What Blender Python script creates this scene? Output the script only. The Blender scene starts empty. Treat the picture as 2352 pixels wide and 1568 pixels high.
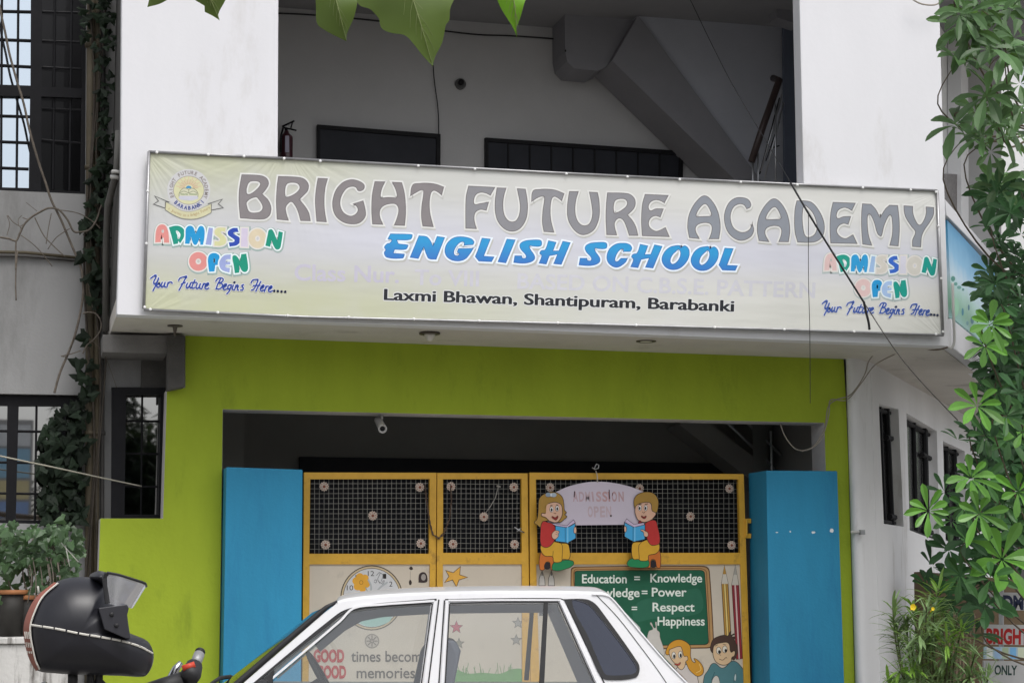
import bpy, math, random
from mathutils import Vector, Matrix
from mathutils.geometry import tessellate_polygon

sc = bpy.context.scene
COL = sc.collection
R = math.radians
# ------------------------------------------------------------------ camera
FPX, CX, CY = 4200.0, 1176.0, 784.0          # focal length in photo units (photo taken as 2352 x 1568)
EYE = Vector((0, 0, 1.5))
_y, _p, _r = R(14.8735), R(7.4869), R(-0.3115)
FWD = Vector((math.sin(_y) * math.cos(_p), math.cos(_y) * math.cos(_p), math.sin(_p)))
_rt = Vector((math.cos(_y), -math.sin(_y), 0)); _up = _rt.cross(FWD)
RGT = _rt * math.cos(_r) + _up * math.sin(_r)
UPV = _up * math.cos(_r) - _rt * math.sin(_r)
cam = bpy.data.cameras.new('camera'); cam.sensor_width = 36; cam.lens = FPX / 2352 * 36
cam.clip_start = .05; cam.clip_end = 2000
camo = bpy.data.objects.new('camera', cam); COL.objects.link(camo)
m = Matrix((RGT, UPV, -FWD)).transposed().to_4x4(); m.translation = EYE
camo.matrix_world = m
sc.camera = camo
# ------------------------------------------------------------------ sky and sun (bright overcast)
SUN_EL, SUN_AZ = R(60), R(166)               # azimuth clockwise from +Y: behind the camera, a little left
w = bpy.data.worlds.new('World'); sc.world = w; w.use_nodes = True
nt = w.node_tree; nt.nodes.clear()
sky = nt.nodes.new('ShaderNodeTexSky'); sky.sky_type = 'NISHITA'; sky.sun_disc = False
sky.sun_elevation = SUN_EL; sky.sun_rotation = SUN_AZ
sky.air_density = 1.0; sky.dust_density = 4.0; sky.ozone_density = 1.0
hs = nt.nodes.new('ShaderNodeHueSaturation'); hs.inputs['Saturation'].default_value = .22
bg = nt.nodes.new('ShaderNodeBackground'); bg.inputs['Strength'].default_value = .15
wo = nt.nodes.new('ShaderNodeOutputWorld')
nt.links.new(sky.outputs[0], hs.inputs['Color']); nt.links.new(hs.outputs[0], bg.inputs['Color'])
nt.links.new(bg.outputs[0], wo.inputs['Surface'])
sl = bpy.data.lights.new('sun', 'SUN'); sl.energy = 1.0; sl.angle = R(24); sl.color = (1, .97, .93)
so = bpy.data.objects.new('sun', sl); COL.objects.link(so)
sd = Vector((math.sin(SUN_AZ) * math.cos(SUN_EL), math.cos(SUN_AZ) * math.cos(SUN_EL), math.sin(SUN_EL)))
so.rotation_euler = sd.to_track_quat('Z', 'Y').to_euler(); so.location = (0, 0, 30)
vs = sc.view_settings; vs.view_transform = 'Standard'; vs.look = 'None'; vs.exposure = 0.38; vs.gamma = 1
sc.cycles.max_bounces = 8; sc.cycles.transparent_max_bounces = 24
random.seed(7)

# ------------------------------------------------------------------ planes: photo point -> point of a real plane
def ray(px, py):
    return (FWD + RGT * ((px - CX) / FPX) - UPV * ((py - CY) / FPX))
class Plane:
    def __init__(s, o, n): s.o, s.n = Vector(o), Vector(n).normalized()
    def __call__(s, px, py, off=0.0):
        d = ray(px, py); t = (s.o - EYE).dot(s.n) / d.dot(s.n)
        return EYE + d * t + s.n * off
def YP(y): return Plane((0, y, 0), (0, -1, 0))
def at(px, py, y): return YP(y)(px, py)
def crop(x0, y0, x1, w):
    k = (x1 - x0) / w * 7 / 9; a, b = x0 * 7 / 9, y0 * 7 / 9
    return lambda pts: [(a + p[0] * k, b + p[1] * k) + tuple(p[2:]) for p in pts]

# ------------------------------------------------------------------ materials
def hexl(h):
    h = h.lstrip('#'); c = [int(h[i:i + 2], 16) / 255 for i in (0, 2, 4)]
    return tuple(((v + .055) / 1.055) ** 2.4 if v > .04045 else v / 12.92 for v in c)
MATS = {}
def mat(name, col, rough=.6, spec=.4, var=0.0, scale=3.0, bump=0.0, bscale=60.0, metal=0.0, dirt=None, dscale=1.2, dlo=.55, dhi=.75, stretch=None, coat=0.0):
    """Principled paint with a noise that varies its tone, an optional second dirt colour and fine bump."""
    if name in MATS: return MATS[name]
    if isinstance(col, str): col = hexl(col)
    mt = bpy.data.materials.new(name); mt.use_nodes = True; t = mt.node_tree; N, L = t.nodes, t.links
    b = N['Principled BSDF']; b.inputs['Roughness'].default_value = rough
    b.inputs['Specular IOR Level'].default_value = spec; b.inputs['Metallic'].default_value = metal
    b.inputs['Coat Weight'].default_value = coat
    b.inputs['Base Color'].default_value = (*col, 1)
    if var or bump or dirt:
        tc = N.new('ShaderNodeTexCoord'); mp = N.new('ShaderNodeMapping'); L.new(tc.outputs['Object'], mp.inputs['Vector'])
        if stretch: mp.inputs['Scale'].default_value = stretch
    last = None
    if var:
        n = N.new('ShaderNodeTexNoise'); n.inputs['Scale'].default_value = scale; n.inputs['Detail'].default_value = 6; n.inputs['Roughness'].default_value = .65
        L.new(mp.outputs[0], n.inputs['Vector'])
        r = N.new('ShaderNodeMapRange'); r.inputs['From Min'].default_value = .3; r.inputs['From Max'].default_value = .7
        r.inputs['To Min'].default_value = 1 - var; r.inputs['To Max'].default_value = 1 + var
        L.new(n.outputs['Fac'], r.inputs['Value'])
        mx = N.new('ShaderNodeVectorMath'); mx.operation = 'SCALE'; mx.inputs[0].default_value = col
        L.new(r.outputs[0], mx.inputs['Scale']); last = mx.outputs[0]
    if dirt:
        dcol = hexl(dirt) if isinstance(dirt, str) else dirt
        n2 = N.new('ShaderNodeTexNoise'); n2.inputs['Scale'].default_value = dscale; n2.inputs['Detail'].default_value = 8; n2.inputs['Roughness'].default_value = .7
        L.new(mp.outputs[0], n2.inputs['Vector'])
        r2 = N.new('ShaderNodeMapRange'); r2.inputs['From Min'].default_value = dlo; r2.inputs['From Max'].default_value = dhi
        L.new(n2.outputs['Fac'], r2.inputs['Value'])
        mm = N.new('ShaderNodeMix'); mm.data_type = 'RGBA'; mm.inputs['B'].default_value = (*dcol, 1); mm.inputs['A'].default_value = (*col, 1)
        ins = [i for i in mm.inputs if i.type == 'RGBA']
        ins[0].default_value = (*col, 1); ins[1].default_value = (*dcol, 1)
        if last: L.new(last, ins[0])
        L.new(r2.outputs[0], mm.inputs[0]); last = [o for o in mm.outputs if o.type == 'RGBA'][0]
    if last: L.new(last, b.inputs['Base Color'])
    if bump:
        n3 = N.new('ShaderNodeTexNoise'); n3.inputs['Scale'].default_value = bscale; n3.inputs['Detail'].default_value = 4
        L.new(tc.outputs['Object'], n3.inputs['Vector'])
        bp = N.new('ShaderNodeBump'); bp.inputs['Strength'].default_value = bump; bp.inputs['Distance'].default_value = .02
        L.new(n3.outputs['Fac'], bp.inputs['Height']); L.new(bp.outputs[0], b.inputs['Normal'])
    MATS[name] = mt; return mt
def glass(name, tint, refl, rough=.02, ior=1.5, gtint=(1, 1, 1)):
    """See-through pane: transparent tint plus a mirror layer that grows at grazing angles."""
    if name in MATS: return MATS[name]
    mt = bpy.data.materials.new(name); mt.use_nodes = True; t = mt.node_tree; N, L = t.nodes, t.links; N.clear()
    o = N.new('ShaderNodeOutputMaterial'); tr = N.new('ShaderNodeBsdfTransparent'); tr.inputs[0].default_value = (*tint, 1)
    g = N.new('ShaderNodeBsdfGlossy'); g.inputs['Roughness'].default_value = rough; g.inputs['Color'].default_value = (*gtint, 1)
    lw = N.new('ShaderNodeFresnel'); lw.inputs['IOR'].default_value = ior
    ad = N.new('ShaderNodeMath'); ad.operation = 'ADD'; ad.use_clamp = True; ad.inputs[1].default_value = refl
    L.new(lw.outputs[0], ad.inputs[0])
    mx = N.new('ShaderNodeMixShader'); L.new(ad.outputs[0], mx.inputs[0]); L.new(tr.outputs[0], mx.inputs[1]); L.new(g.outputs[0], mx.inputs[2])
    L.new(mx.outputs[0], o.inputs[0]); MATS[name] = mt; return mt
def leafmat(name, col, var=.35, back=1.15, rough=.42, spec=.5, scale=4.0):
    """Leaf: diffuse/gloss plus some light through the blade; tone changes from leaf to leaf."""
    if name in MATS: return MATS[name]
    mt = bpy.data.materials.new(name); mt.use_nodes = True; t = mt.node_tree; N, L = t.nodes, t.links
    b = N['Principled BSDF']; b.inputs['Roughness'].default_value = rough; b.inputs['Specular IOR Level'].default_value = spec
    g = N.new('ShaderNodeNewGeometry')
    r = N.new('ShaderNodeMapRange'); r.inputs['To Min'].default_value = 1 - var; r.inputs['To Max'].default_value = 1 + var
    L.new(g.outputs['Random Per Island'], r.inputs['Value'])
    tc = N.new('ShaderNodeTexCoord'); n = N.new('ShaderNodeTexNoise'); n.inputs['Scale'].default_value = scale; L.new(tc.outputs['Object'], n.inputs['Vector'])
    ml = N.new('ShaderNodeMath'); ml.operation = 'MULTIPLY'; L.new(r.outputs[0], ml.inputs[0])
    r3 = N.new('ShaderNodeMapRange'); r3.inputs['From Min'].default_value = .3; r3.inputs['From Max'].default_value = .7; r3.inputs['To Min'].default_value = .75; r3.inputs['To Max'].default_value = 1.25
    L.new(n.outputs['Fac'], r3.inputs['Value']); L.new(r3.outputs[0], ml.inputs[1])
    mx = N.new('ShaderNodeVectorMath'); mx.operation = 'SCALE'; mx.inputs[0].default_value = col; L.new(ml.outputs[0], mx.inputs['Scale'])
    L.new(mx.outputs[0], b.inputs['Base Color'])
    tl = N.new('ShaderNodeBsdfTranslucent'); v2 = N.new('ShaderNodeVectorMath'); v2.operation = 'MULTIPLY'; v2.inputs[1].default_value = (back * 1.2, back * 1.2, back * .5)
    L.new(mx.outputs[0], v2.inputs[0]); L.new(v2.outputs[0], tl.inputs[0])
    ms = N.new('ShaderNodeMixShader'); ms.inputs[0].default_value = .3; L.new(b.outputs[0], ms.inputs[1]); L.new(tl.outputs[0], ms.inputs[2])
    L.new(ms.outputs[0], N['Material Output'].inputs[0]); MATS[name] = mt; return mt
def ink(col, rough=.55):
    """Flat paint / print colour, made once per colour."""
    return mat('print_' + col.lstrip('#'), col, rough=rough, spec=.3, var=.05, scale=14)

# ------------------------------------------------------------------ objects
def thing(name, label, cat, loc=(0, 0, 0), group=None, kind=None):
    o = bpy.data.objects.new(name, None); COL.objects.link(o); o.location = loc; o.empty_display_size = .1
    o['label'] = label; o['category'] = cat
    if group: o['group'] = group
    if kind: o['kind'] = kind
    return o
def tag(o, label, cat, group=None):
    o['label'] = label; o['category'] = cat
    if group: o['group'] = group
    return o
class MB:
    """Mesh builder in world coordinates."""
    def __init__(s): s.v, s.f, s.m, s.mats = [], [], [], []
    def mi(s, mt):
        if mt not in s.mats: s.mats.append(mt)
        return s.mats.index(mt)
    def add(s, vs, fs, mt):
        b = len(s.v); k = s.mi(mt); s.v += [tuple(v) for v in vs]
        for f in fs: s.f.append(tuple(b + i for i in f)); s.m.append(k)
        return s
    def box(s, x0, x1, y0, y1, z0, z1, mt):
        v = [(x, y, z) for z in (z0, z1) for y in (y0, y1) for x in (x0, x1)]
        return s.add(v, [(0, 2, 3, 1), (4, 5, 7, 6), (0, 1, 5, 4), (1, 3, 7, 5), (3, 2, 6, 7), (2, 0, 4, 6)], mt)
    def quad(s, a, b, c, d, mt): return s.add([a, b, c, d], [(0, 1, 2, 3)], mt)
    def prism(s, loops, mt, smt=None):
        """loops: [(front points, back points), ...]; the first is the outline, the others are holes."""
        fr = [[Vector(p) for p in l[0]] for l in loops]
        tris = tessellate_polygon(fr)
        allf = [p for l in fr for p in l]; allb = [Vector(p) for l in loops for p in l[1]]
        n = len(allf)
        # orient front faces towards the outline's front
        d = (allf[0] - allb[0])
        a, b, c = (allf[i] for i in tris[0])
        flip = (b - a).cross(c - a).dot(d) < 0
        ff = [t if not flip else t[::-1] for t in tris]
        s.add(allf + allb, ff + [tuple(n + i for i in t[::-1]) for t in ff], mt)
        base = 0; fs = []
        for l in fr:
            k = len(l)
            for i in range(k): fs.append((base + i, base + (i + 1) % k, n + base + (i + 1) % k, n + base + i))
            base += k
        return s.add(allf + allb, fs, smt or mt)
    def slab(s, pl, loops, depth, mt, off=0.0, smt=None):
        """Plate with outline and holes given in photo points on plane pl, `depth` thick behind it."""
        ls = []
        for l in loops:
            l = smooth(l) if any(len(p) > 2 for p in l) else l
            fr = [pl(p[0], p[1], off) for p in l]
            ls.append((fr, [p - pl.n * depth for p in fr]))
        return s.prism(ls, mt, smt)
    def tube(s, pts, r, mt, n=8, caps=True):
        pts = [Vector(p) for p in pts]; k = len(pts); rs = r if isinstance(r, (list, tuple)) else [r] * k
        ring = []; prev = None
        for i, p in enumerate(pts):
            d = (pts[min(i + 1, k - 1)] - pts[max(i - 1, 0)]).normalized()
            if prev is None:
                u = d.orthogonal().normalized()
            else:
                u = (prev - d * prev.dot(d)); u = u.normalized() if u.length > 1e-6 else d.orthogonal().normalized()
            prev = u; v = d.cross(u)
            ring += [p + (u * math.cos(2 * math.pi * j / n) + v * math.sin(2 * math.pi * j / n)) * rs[i] for j in range(n)]
        fs = [(i * n + j, i * n + (j + 1) % n, (i + 1) * n + (j + 1) % n, (i + 1) * n + j) for i in range(k - 1) for j in range(n)]
        if caps: fs += [tuple(range(n))[::-1], tuple((k - 1) * n + j for j in range(n))]
        return s.add(ring, fs, mt)
    def lathe(s, base, axis, prof, mt, n=20):
        """prof: (distance along axis, radius)"""
        ax = Vector(axis).normalized(); u = ax.orthogonal().normalized(); v = ax.cross(u); b = Vector(base); vs_ = []
        for (h, r) in prof: vs_ += [b + ax * h + (u * math.cos(2 * math.pi * j / n) + v * math.sin(2 * math.pi * j / n)) * r for j in range(n)]
        k = len(prof)
        fs = [(i * n + j, i * n + (j + 1) % n, (i + 1) * n + (j + 1) % n, (i + 1) * n + j) for i in range(k - 1) for j in range(n)]
        fs += [tuple(range(n))[::-1], tuple((k - 1) * n + j for j in range(n))]
        return s.add(vs_, fs, mt)
    def build(s, name, parent=None, smooth=False, bevel=0.0, kind=None):
        me = bpy.data.meshes.new(name); me.from_pydata(s.v, [], s.f); me.validate()
        for mt in s.mats: me.materials.append(mt)
        if len(me.polygons) == len(s.m): me.polygons.foreach_set('material_index', s.m)
        if smooth: me.polygons.foreach_set('use_smooth', [True] * len(me.polygons))
        me.update()
        o = bpy.data.objects.new(name, me); COL.objects.link(o)
        if parent is not None:
            o.parent = parent
            if parent.type == 'EMPTY': o.location = -parent.location
        if bevel:
            wd = o.modifiers.new('weld', 'WELD'); wd.merge_threshold = .0002
            bv = o.modifiers.new('bevel', 'BEVEL'); bv.width = bevel; bv.segments = 2; bv.limit_method = 'ANGLE'; bv.angle_limit = R(40)
        elif smooth:
            wd = o.modifiers.new('weld', 'WELD'); wd.merge_threshold = .0002
        if kind: o['kind'] = kind
        return o
# ------------------------------------------------------------------ 2-D curves
def smooth(loop, closed=True, step=6):
    """Hermite curve through points; a third value of 1 marks a corner."""
    n = len(loop); out = []
    P = [Vector(p[:2]) for p in loop]; C = [len(p) > 2 and p[2] == 1 for p in loop]
    if not any(len(p) > 2 for p in loop) and closed and n < 3: return [tuple(p) for p in P]
    rng = range(n if closed else n - 1)
    for i in rng:
        a, b = P[i], P[(i + 1) % n]; ch = (b - a).length
        def tan(k, fwd):
            if C[k] or (not closed and k in (0, n - 1)): return (b - a)
            t = P[(k + 1) % n] - P[k - 1]
            return t.normalized() * ch if t.length > 1e-9 else (b - a)
        m0, m1 = tan(i, 1), tan((i + 1) % n, 0)
        st = 1 if (C[i] and C[(i + 1) % n]) else step
        for q in range(st):
            t = q / st; t2, t3 = t * t, t * t * t
            out.append(tuple(a * (2 * t3 - 3 * t2 + 1) + m0 * (t3 - 2 * t2 + t) + b * (-2 * t3 + 3 * t2) + m1 * (t3 - t2)))
    if not closed: out.append(tuple(P[-1]))
    return out
def ell(cx, cy, rx, ry=None, n=24, a0=0, a1=360):
    ry = rx if ry is None else ry
    full = abs(a1 - a0) >= 360; k = n if full else n + 1
    return [(cx + rx * math.cos(R(a0 + (a1 - a0) * i / n)), cy + ry * math.sin(R(a0 + (a1 - a0) * i / n))) for i in range(k)]
_txt = {}
def text_mesh(s, bold=0.0, shear=0.0):
    key = (s, bold, shear)
    if key in _txt: return _txt[key]
    cu = bpy.data.curves.new('t', 'FONT'); cu.body = s; cu.fill_mode = 'BOTH'; cu.offset = bold; cu.shear = shear; cu.resolution_u = 4
    o = bpy.data.objects.new('t', cu); COL.objects.link(o)
    dg = bpy.context.evaluated_depsgraph_get(); me = o.evaluated_get(dg).to_mesh()
    v = [(p.co.x, p.co.y) for p in me.vertices]; f = [tuple(p.vertices) for p in me.polygons]
    o.evaluated_get(dg).to_mesh_clear(); bpy.data.objects.remove(o); bpy.data.curves.remove(cu)
    x0 = min((p[0] for p in v), default=0); x1 = max((p[0] for p in v), default=1)
    _txt[key] = (v, f, x0, x1); return _txt[key]
class Art:
    """Print or paint lying on a plane: every stroke is a real, thin layer a fraction of a millimetre above the last."""
    def __init__(s, pl, off=.0006, step=.00002): s.pl, s.off, s.step, s.mb = pl, off, step, MB()
    def nxt(s): s.off += s.step; return s.off
    def poly(s, pts, mt, holes=(), sm=True):
        ls = [smooth(l) if sm else l for l in [pts, *holes]]; o = s.nxt()
        vv = [[Vector((p[0], p[1], 0)) for p in l] for l in ls]
        tr = tessellate_polygon(vv); flat = [p for l in ls for p in l]
        W = [s.pl(p[0], p[1], o) for p in flat]
        a, b, c = (W[i] for i in tr[0]); fl = (b - a).cross(c - a).dot(s.pl.n) < 0
        s.mb.add(W, [t[::-1] if fl else t for t in tr], mt)
    def line(s, pts, w, mt, closed=False, sm=True, w1=None):
        p = [Vector(q[:2]) for q in (smooth(pts, closed, 5) if sm else pts)]; n = len(p); o = s.nxt(); h = w / 2; L, Rr = [], []
        for i in range(n):
            a = p[i - 1] if (i or closed) else p[i]; b = p[(i + 1) % n] if (i < n - 1 or closed) else p[i]
            d0 = (p[i] - a); d1 = (b - p[i])
            d0 = d0.normalized() if d0.length > 1e-9 else d1.normalized(); d1 = d1.normalized() if d1.length > 1e-9 else d0
            t = d0 + d1; t = t.normalized() if t.length > 1e-6 else d0
            nn = Vector((-t.y, t.x)); k = max(nn.dot(Vector((-d0.y, d0.x))), .5)
            hh = h if w1 is None else h + (w1 / 2 - h) * i / max(1, n - 1)
            L.append(p[i] + nn * (hh / k)); Rr.append(p[i] - nn * (hh / k))
        W = [s.pl(q.x, q.y, o) for q in L] + [s.pl(q.x, q.y, o) for q in Rr]
        fs = [(i, (i + 1) % n, n + (i + 1) % n, n + i) for i in range(n if closed else n - 1)]
        a, b, c = W[fs[0][0]], W[fs[0][1]], W[fs[0][2]]
        if (b - a).cross(c - a).dot(s.pl.n) < 0: fs = [f[::-1] for f in fs]
        s.mb.add(W, fs, mt)
        if not closed and w > 2.2:
            o2 = s.nxt(); e1 = h if w1 is None else w1 / 2
            for q, hh in ((p[0], h), (p[-1], e1)):
                pts2 = [s.pl(x, y, o2) for x, y in ell(q.x, q.y, hh, n=10)]
                a, b, c = pts2[0], pts2[1], pts2[2]; f = tuple(range(10))
                s.mb.add(pts2, [f[::-1] if (b - a).cross(c - a).dot(s.pl.n) < 0 else f], mt)
    def text(s, st, a, b, h, mt, bold=.0, shear=0.0, asp=None, fit=True):
        """Text from photo point a to b along its baseline; capital height h."""
        v, f, x0, x1 = text_mesh(st, bold, shear); A, B = Vector(a), Vector(b); ex = (B - A)
        u = ex.normalized(); ex = ex / (x1 - x0); ey = Vector((u.y, -u.x)) * (h / .72)
        o = s.nxt(); W = []
        for (x, y) in v:
            q = A + ex * (x - x0) + ey * y; W.append(s.pl(q.x, q.y, o))
        if f:
            a_, b_, c_ = (W[i] for i in f[0][:3]); fl = (b_ - a_).cross(c_ - a_).dot(s.pl.n) < 0
            s.mb.add(W, [g[::-1] if fl else g for g in f], mt)
    def arc_text(s, st, c, r, a0, a1, h, mt, inside=False, bold=.02):
        n = len(st)
        for i, ch in enumerate(st):
            if ch == ' ': continue
            a = R(a0 + (a1 - a0) * i / (n - 1)); v, f, x0, x1 = text_mesh(ch, bold)
            if not f: continue
            P0 = Vector((c[0] + r * math.cos(a), c[1] + r * math.sin(a))); rad = Vector((math.cos(a), math.sin(a)))
            up = rad if not inside else -rad; rt = Vector((-up.y, up.x)); k = h / .72; o = s.nxt()
            W = []
            for (x, y) in v:
                q = P0 + rt * ((x - (x0 + x1) / 2) * k * .9) + up * (y * k); W.append(s.pl(q.x, q.y, o))
            a_, b_, c_ = (W[j] for j in f[0][:3]); fl = (b_ - a_).cross(c_ - a_).dot(s.pl.n) < 0
            s.mb.add(W, [g[::-1] if fl else g for g in f], mt)
    def glyph(s, loops, fill, halo=None, hw=9, edge=None, ew=2.0):
        if halo:
            for l in loops: s.line(l, hw, halo, closed=True)
        s.poly(loops[0], fill, loops[1:])
        if edge:
            for l in loops: s.line(l, ew, edge, closed=True)
    def build(s, name, parent): return s.mb.build(name, parent)
# ------------------------------------------------------------------ ground
YF, YG, YQ, YB, YW = 14.0, 15.05, 15.2, 17.0, 15.5      # facade, green wall, gate, balcony back wall, left wing
M_asph = mat('dusty_road', (.21, .20, .185), rough=.95, var=.25, scale=.8, bump=.4, bscale=90)
M_pave = mat('pavement_concrete', (.38, .37, .34), rough=.9, var=.18, scale=1.5, bump=.3, bscale=60, dirt=(.12, .11, .09), dscale=.8)
o = MB().quad((-150, -150, 0), (150, -150, 0), (150, 150, 0), (-150, 150, 0), M_asph).build('ground'); o['kind'] = 'structure'
o = MB().box(-20, 30, 12.6, 15.04, -.05, .12, M_pave).build('pavement', bevel=.02); o['kind'] = 'structure'

# ------------------------------------------------------------------ paints of the building
M_white = mat('white_wall_paint', (.72, .72, .75), rough=.75, spec=.25, var=.035, scale=1.3, bump=.05, bscale=22, dirt=(.52, .50, .48), dscale=1.1, dlo=.60, dhi=.85, stretch=(1, 1, .35))
M_white2 = mat('white_side_paint', (.74, .74, .75), rough=.8, spec=.2, var=.05, scale=1.1, bump=.12, bscale=45, dirt=(.40, .38, .34), dscale=1.5, dlo=.58, dhi=.8, stretch=(1, 1, .3))
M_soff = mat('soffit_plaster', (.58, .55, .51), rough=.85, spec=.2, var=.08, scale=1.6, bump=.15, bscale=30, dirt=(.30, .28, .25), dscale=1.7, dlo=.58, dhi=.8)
M_green = mat('lime_green_paint', (.325, .415, .032), rough=.75, spec=.2, var=.07, scale=2.6, stretch=(1.6, 1, .5), bump=.16, bscale=28, dirt=(.21, .285, .025), dscale=2.2, dlo=.56, dhi=.8)
M_jamb = mat('grey_plaster', (.58, .55, .54), rough=.85, var=.1, scale=3, bump=.2, bscale=40)
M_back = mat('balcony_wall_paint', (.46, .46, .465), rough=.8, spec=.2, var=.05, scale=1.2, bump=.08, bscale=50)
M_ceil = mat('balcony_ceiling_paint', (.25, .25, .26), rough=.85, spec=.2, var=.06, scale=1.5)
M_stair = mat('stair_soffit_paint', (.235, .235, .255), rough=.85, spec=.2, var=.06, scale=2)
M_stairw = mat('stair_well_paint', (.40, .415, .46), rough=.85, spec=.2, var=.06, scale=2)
M_wing = mat('wing_wall_grey', (.30, .30, .30), rough=.85, spec=.2, var=.08, scale=1.4, bump=.15, bscale=40, dirt=(.15, .15, .145), dscale=1.3, dlo=.52, dhi=.8, stretch=(1, 1, .3))  # wing wall: grey base darker than the front wall, with darker streaks
M_dark = mat('dark_cement_and_flank_shade', (.085, .082, .078), rough=.9, var=.25, scale=4, bump=.3, bscale=40)  # dark cement; on the block's left flank the dark tone stands for shade
M_dark2 = mat('beam_cement', (.17, .165, .16), rough=.9, var=.15, scale=4, bump=.2, bscale=40)
M_room = mat('dim_room_paint', (.34, .34, .335), rough=.9, spec=.1, var=.08, scale=1)
M_black = mat('black_metal_paint', (.012, .012, .014), rough=.6, spec=.15, var=.2, scale=8)
M_door = mat('dark_door_board', (.022, .024, .032), rough=.6, spec=.25, var=.2, scale=3)
M_blue = mat('blue_pillar_paint', (.024, .225, .395), rough=.65, spec=.3, var=.08, scale=2.4, stretch=(2, 1, .4), bump=.08, bscale=50, dirt=(.018, .17, .33), dscale=1.6, dlo=.5)
M_steel = mat('steel', (.45, .46, .48), rough=.35, metal=.9)

def VD(az, l): return Vector((math.sin(R(az)) * l, math.cos(R(az)) * l, 0))
SDIR = VD(36.8, 1.0)                                    # direction the right-hand side of the building runs
bld = thing('school_building', 'white and lime green two storey school building with a long balcony over its gate', 'building', (4, 15, 0))
# front wall of the upper floor, one plate with the balcony opening cut out
F = YP(YF)
front = MB().slab(F, [[(284, -460), (2150, -460), (2158, 0), (2169.7, 437), (2181, 795), (268, 722), (277, 410), (279.5, 0)],
                      [(641, -330), (639.6, 0), (638, 368), (1846, 426), (1836.4, 0), (1828, -330)]], .15, M_white)
front.build('front_wall', bld, bevel=.008)
# floor slab / soffit
A, B = F(268, 722), F(2181, 795); A.y += .15; B.y += .15
C = B + SDIR * 9; D_ = Vector((C.x, 26, 3.46)); E_ = Vector((A.x, 26, 3.50))
bot = [A, B, C, D_, E_]
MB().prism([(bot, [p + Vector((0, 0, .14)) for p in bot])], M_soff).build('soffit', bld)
# left flank of the block, its shade put into the dark colour
xl = A.x
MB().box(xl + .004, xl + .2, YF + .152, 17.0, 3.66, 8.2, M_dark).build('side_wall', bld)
# balcony back wall, ceiling, beam, stair flight, right return
Bk = YP(YB)
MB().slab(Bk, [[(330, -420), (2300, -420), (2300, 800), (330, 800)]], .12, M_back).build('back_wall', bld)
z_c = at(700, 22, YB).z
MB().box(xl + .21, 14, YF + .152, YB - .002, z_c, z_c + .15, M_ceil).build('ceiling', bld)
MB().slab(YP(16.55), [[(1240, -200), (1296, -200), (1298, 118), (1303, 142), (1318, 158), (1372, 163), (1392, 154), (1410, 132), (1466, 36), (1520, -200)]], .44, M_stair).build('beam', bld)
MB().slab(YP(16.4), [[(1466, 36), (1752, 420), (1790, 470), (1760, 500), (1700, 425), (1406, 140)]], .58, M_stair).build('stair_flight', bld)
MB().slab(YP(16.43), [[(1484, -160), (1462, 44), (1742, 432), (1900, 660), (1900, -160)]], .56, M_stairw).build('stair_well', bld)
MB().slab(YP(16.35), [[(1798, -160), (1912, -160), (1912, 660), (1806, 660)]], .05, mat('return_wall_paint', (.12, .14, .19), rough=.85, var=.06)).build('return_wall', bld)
MB().slab(YP(15.9), [[(1780, -60), (1836, -60), (1836, 58), (1784, 40)]], .2, M_stair).build('beam', bld)
for q, (a, b, c, d) in enumerate((((732, 290), (1008, 312), (1006, 760), (730, 760)), ((1118, 320), (1565, 351), (1563, 760), (1117, 760)))):
    pl = YP(YB - .03)
    mb = MB().slab(pl, [[a, b, c, d]], .028, M_door)
    dr = mb.build('door', bld)
    fr = MB()
    fr.slab(YP(YB - .05), [[(a[0] - 3, a[1] - 4), (b[0] + 4, b[1] - 4), (c[0] + 4, c[1]), (d[0] - 3, d[1])], [(a[0] + 4, a[1] + 5), (b[0] - 5, b[1] + 5), (c[0] - 5, c[1] - 3), (d[0] + 4, d[1] - 3)]], .048, M_black)
    if q == 1:
        for k in range(1, 9):
            x = 1118 + 447 * k / 9; yt = 325 + 31 * k / 9
            fr.slab(YP(YB - .045), [[(x - 1.6, yt), (x + 1.6, yt), (x + 1.6, 700), (x - 1.6, 700)]], .012, M_black)
    fr.build('frame', dr)
# stair railing
M_rail = mat('dark_wood_rail', (.045, .03, .028), rough=.4, var=.2)
rl = MB(); y0 = 15.6
rl.tube([at(1726, 372, y0), at(1752, 292, y0), at(1790, 184, y0 + .1), at(1776, 180, y0 + .25)], .034, M_rail)
for (x, ya, yb, r) in ((1729, 366, 470, .011), (1741, 352, 470, .010), (1781, 240, 470, .010)):
    rl.tube([at(x, ya, y0), at(x + 1, yb, y0)], r, M_steel)
for d in (22, 40): rl.tube([at(1736 + d * .5, 372 + d, y0), at(1792 + d * .2, 196 + d, y0)], .008, M_steel, n=6)
for k in range(3): rl.tube([at(1745 + 14 * k, 400 - 30 * k, y0), at(1790, 225 + 55 * k, y0)], .006, M_black, n=6)
rl.build('handrail', bld, smooth=True)

# green ground floor wall with the gate opening
G = YP(YG)
MB().slab(G, [[(425, 770), (1918, 809), (1930, 812), (1938, 822), (1943, 900), (1949, 1047), (1963.9, 1565), (1971, 1775), (1922, 1775), (1903, 1300), (1893, 971), (512, 940), (508, 1300), (500, 1775),
               (224, 1775), (226, 1318), (230, 1190), (374, 1190), (383, 893), (425, 890)]], .29, M_green, smt=M_jamb).build('green_wall', bld, bevel=.006)
# beam and cement block under the balcony's left end
MB().slab(YP(14.95), [[(236, 768), (384, 770), (384, 812), (236, 808)]], .5, M_dark2).build('beam', bld)
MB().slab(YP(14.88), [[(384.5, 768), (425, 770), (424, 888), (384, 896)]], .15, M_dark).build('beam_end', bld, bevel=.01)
MB().slab(YP(15.44), [[(326, 818), (384, 818), (382, 890), (324, 890)]], .055, M_dark).build('vent', bld)
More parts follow.
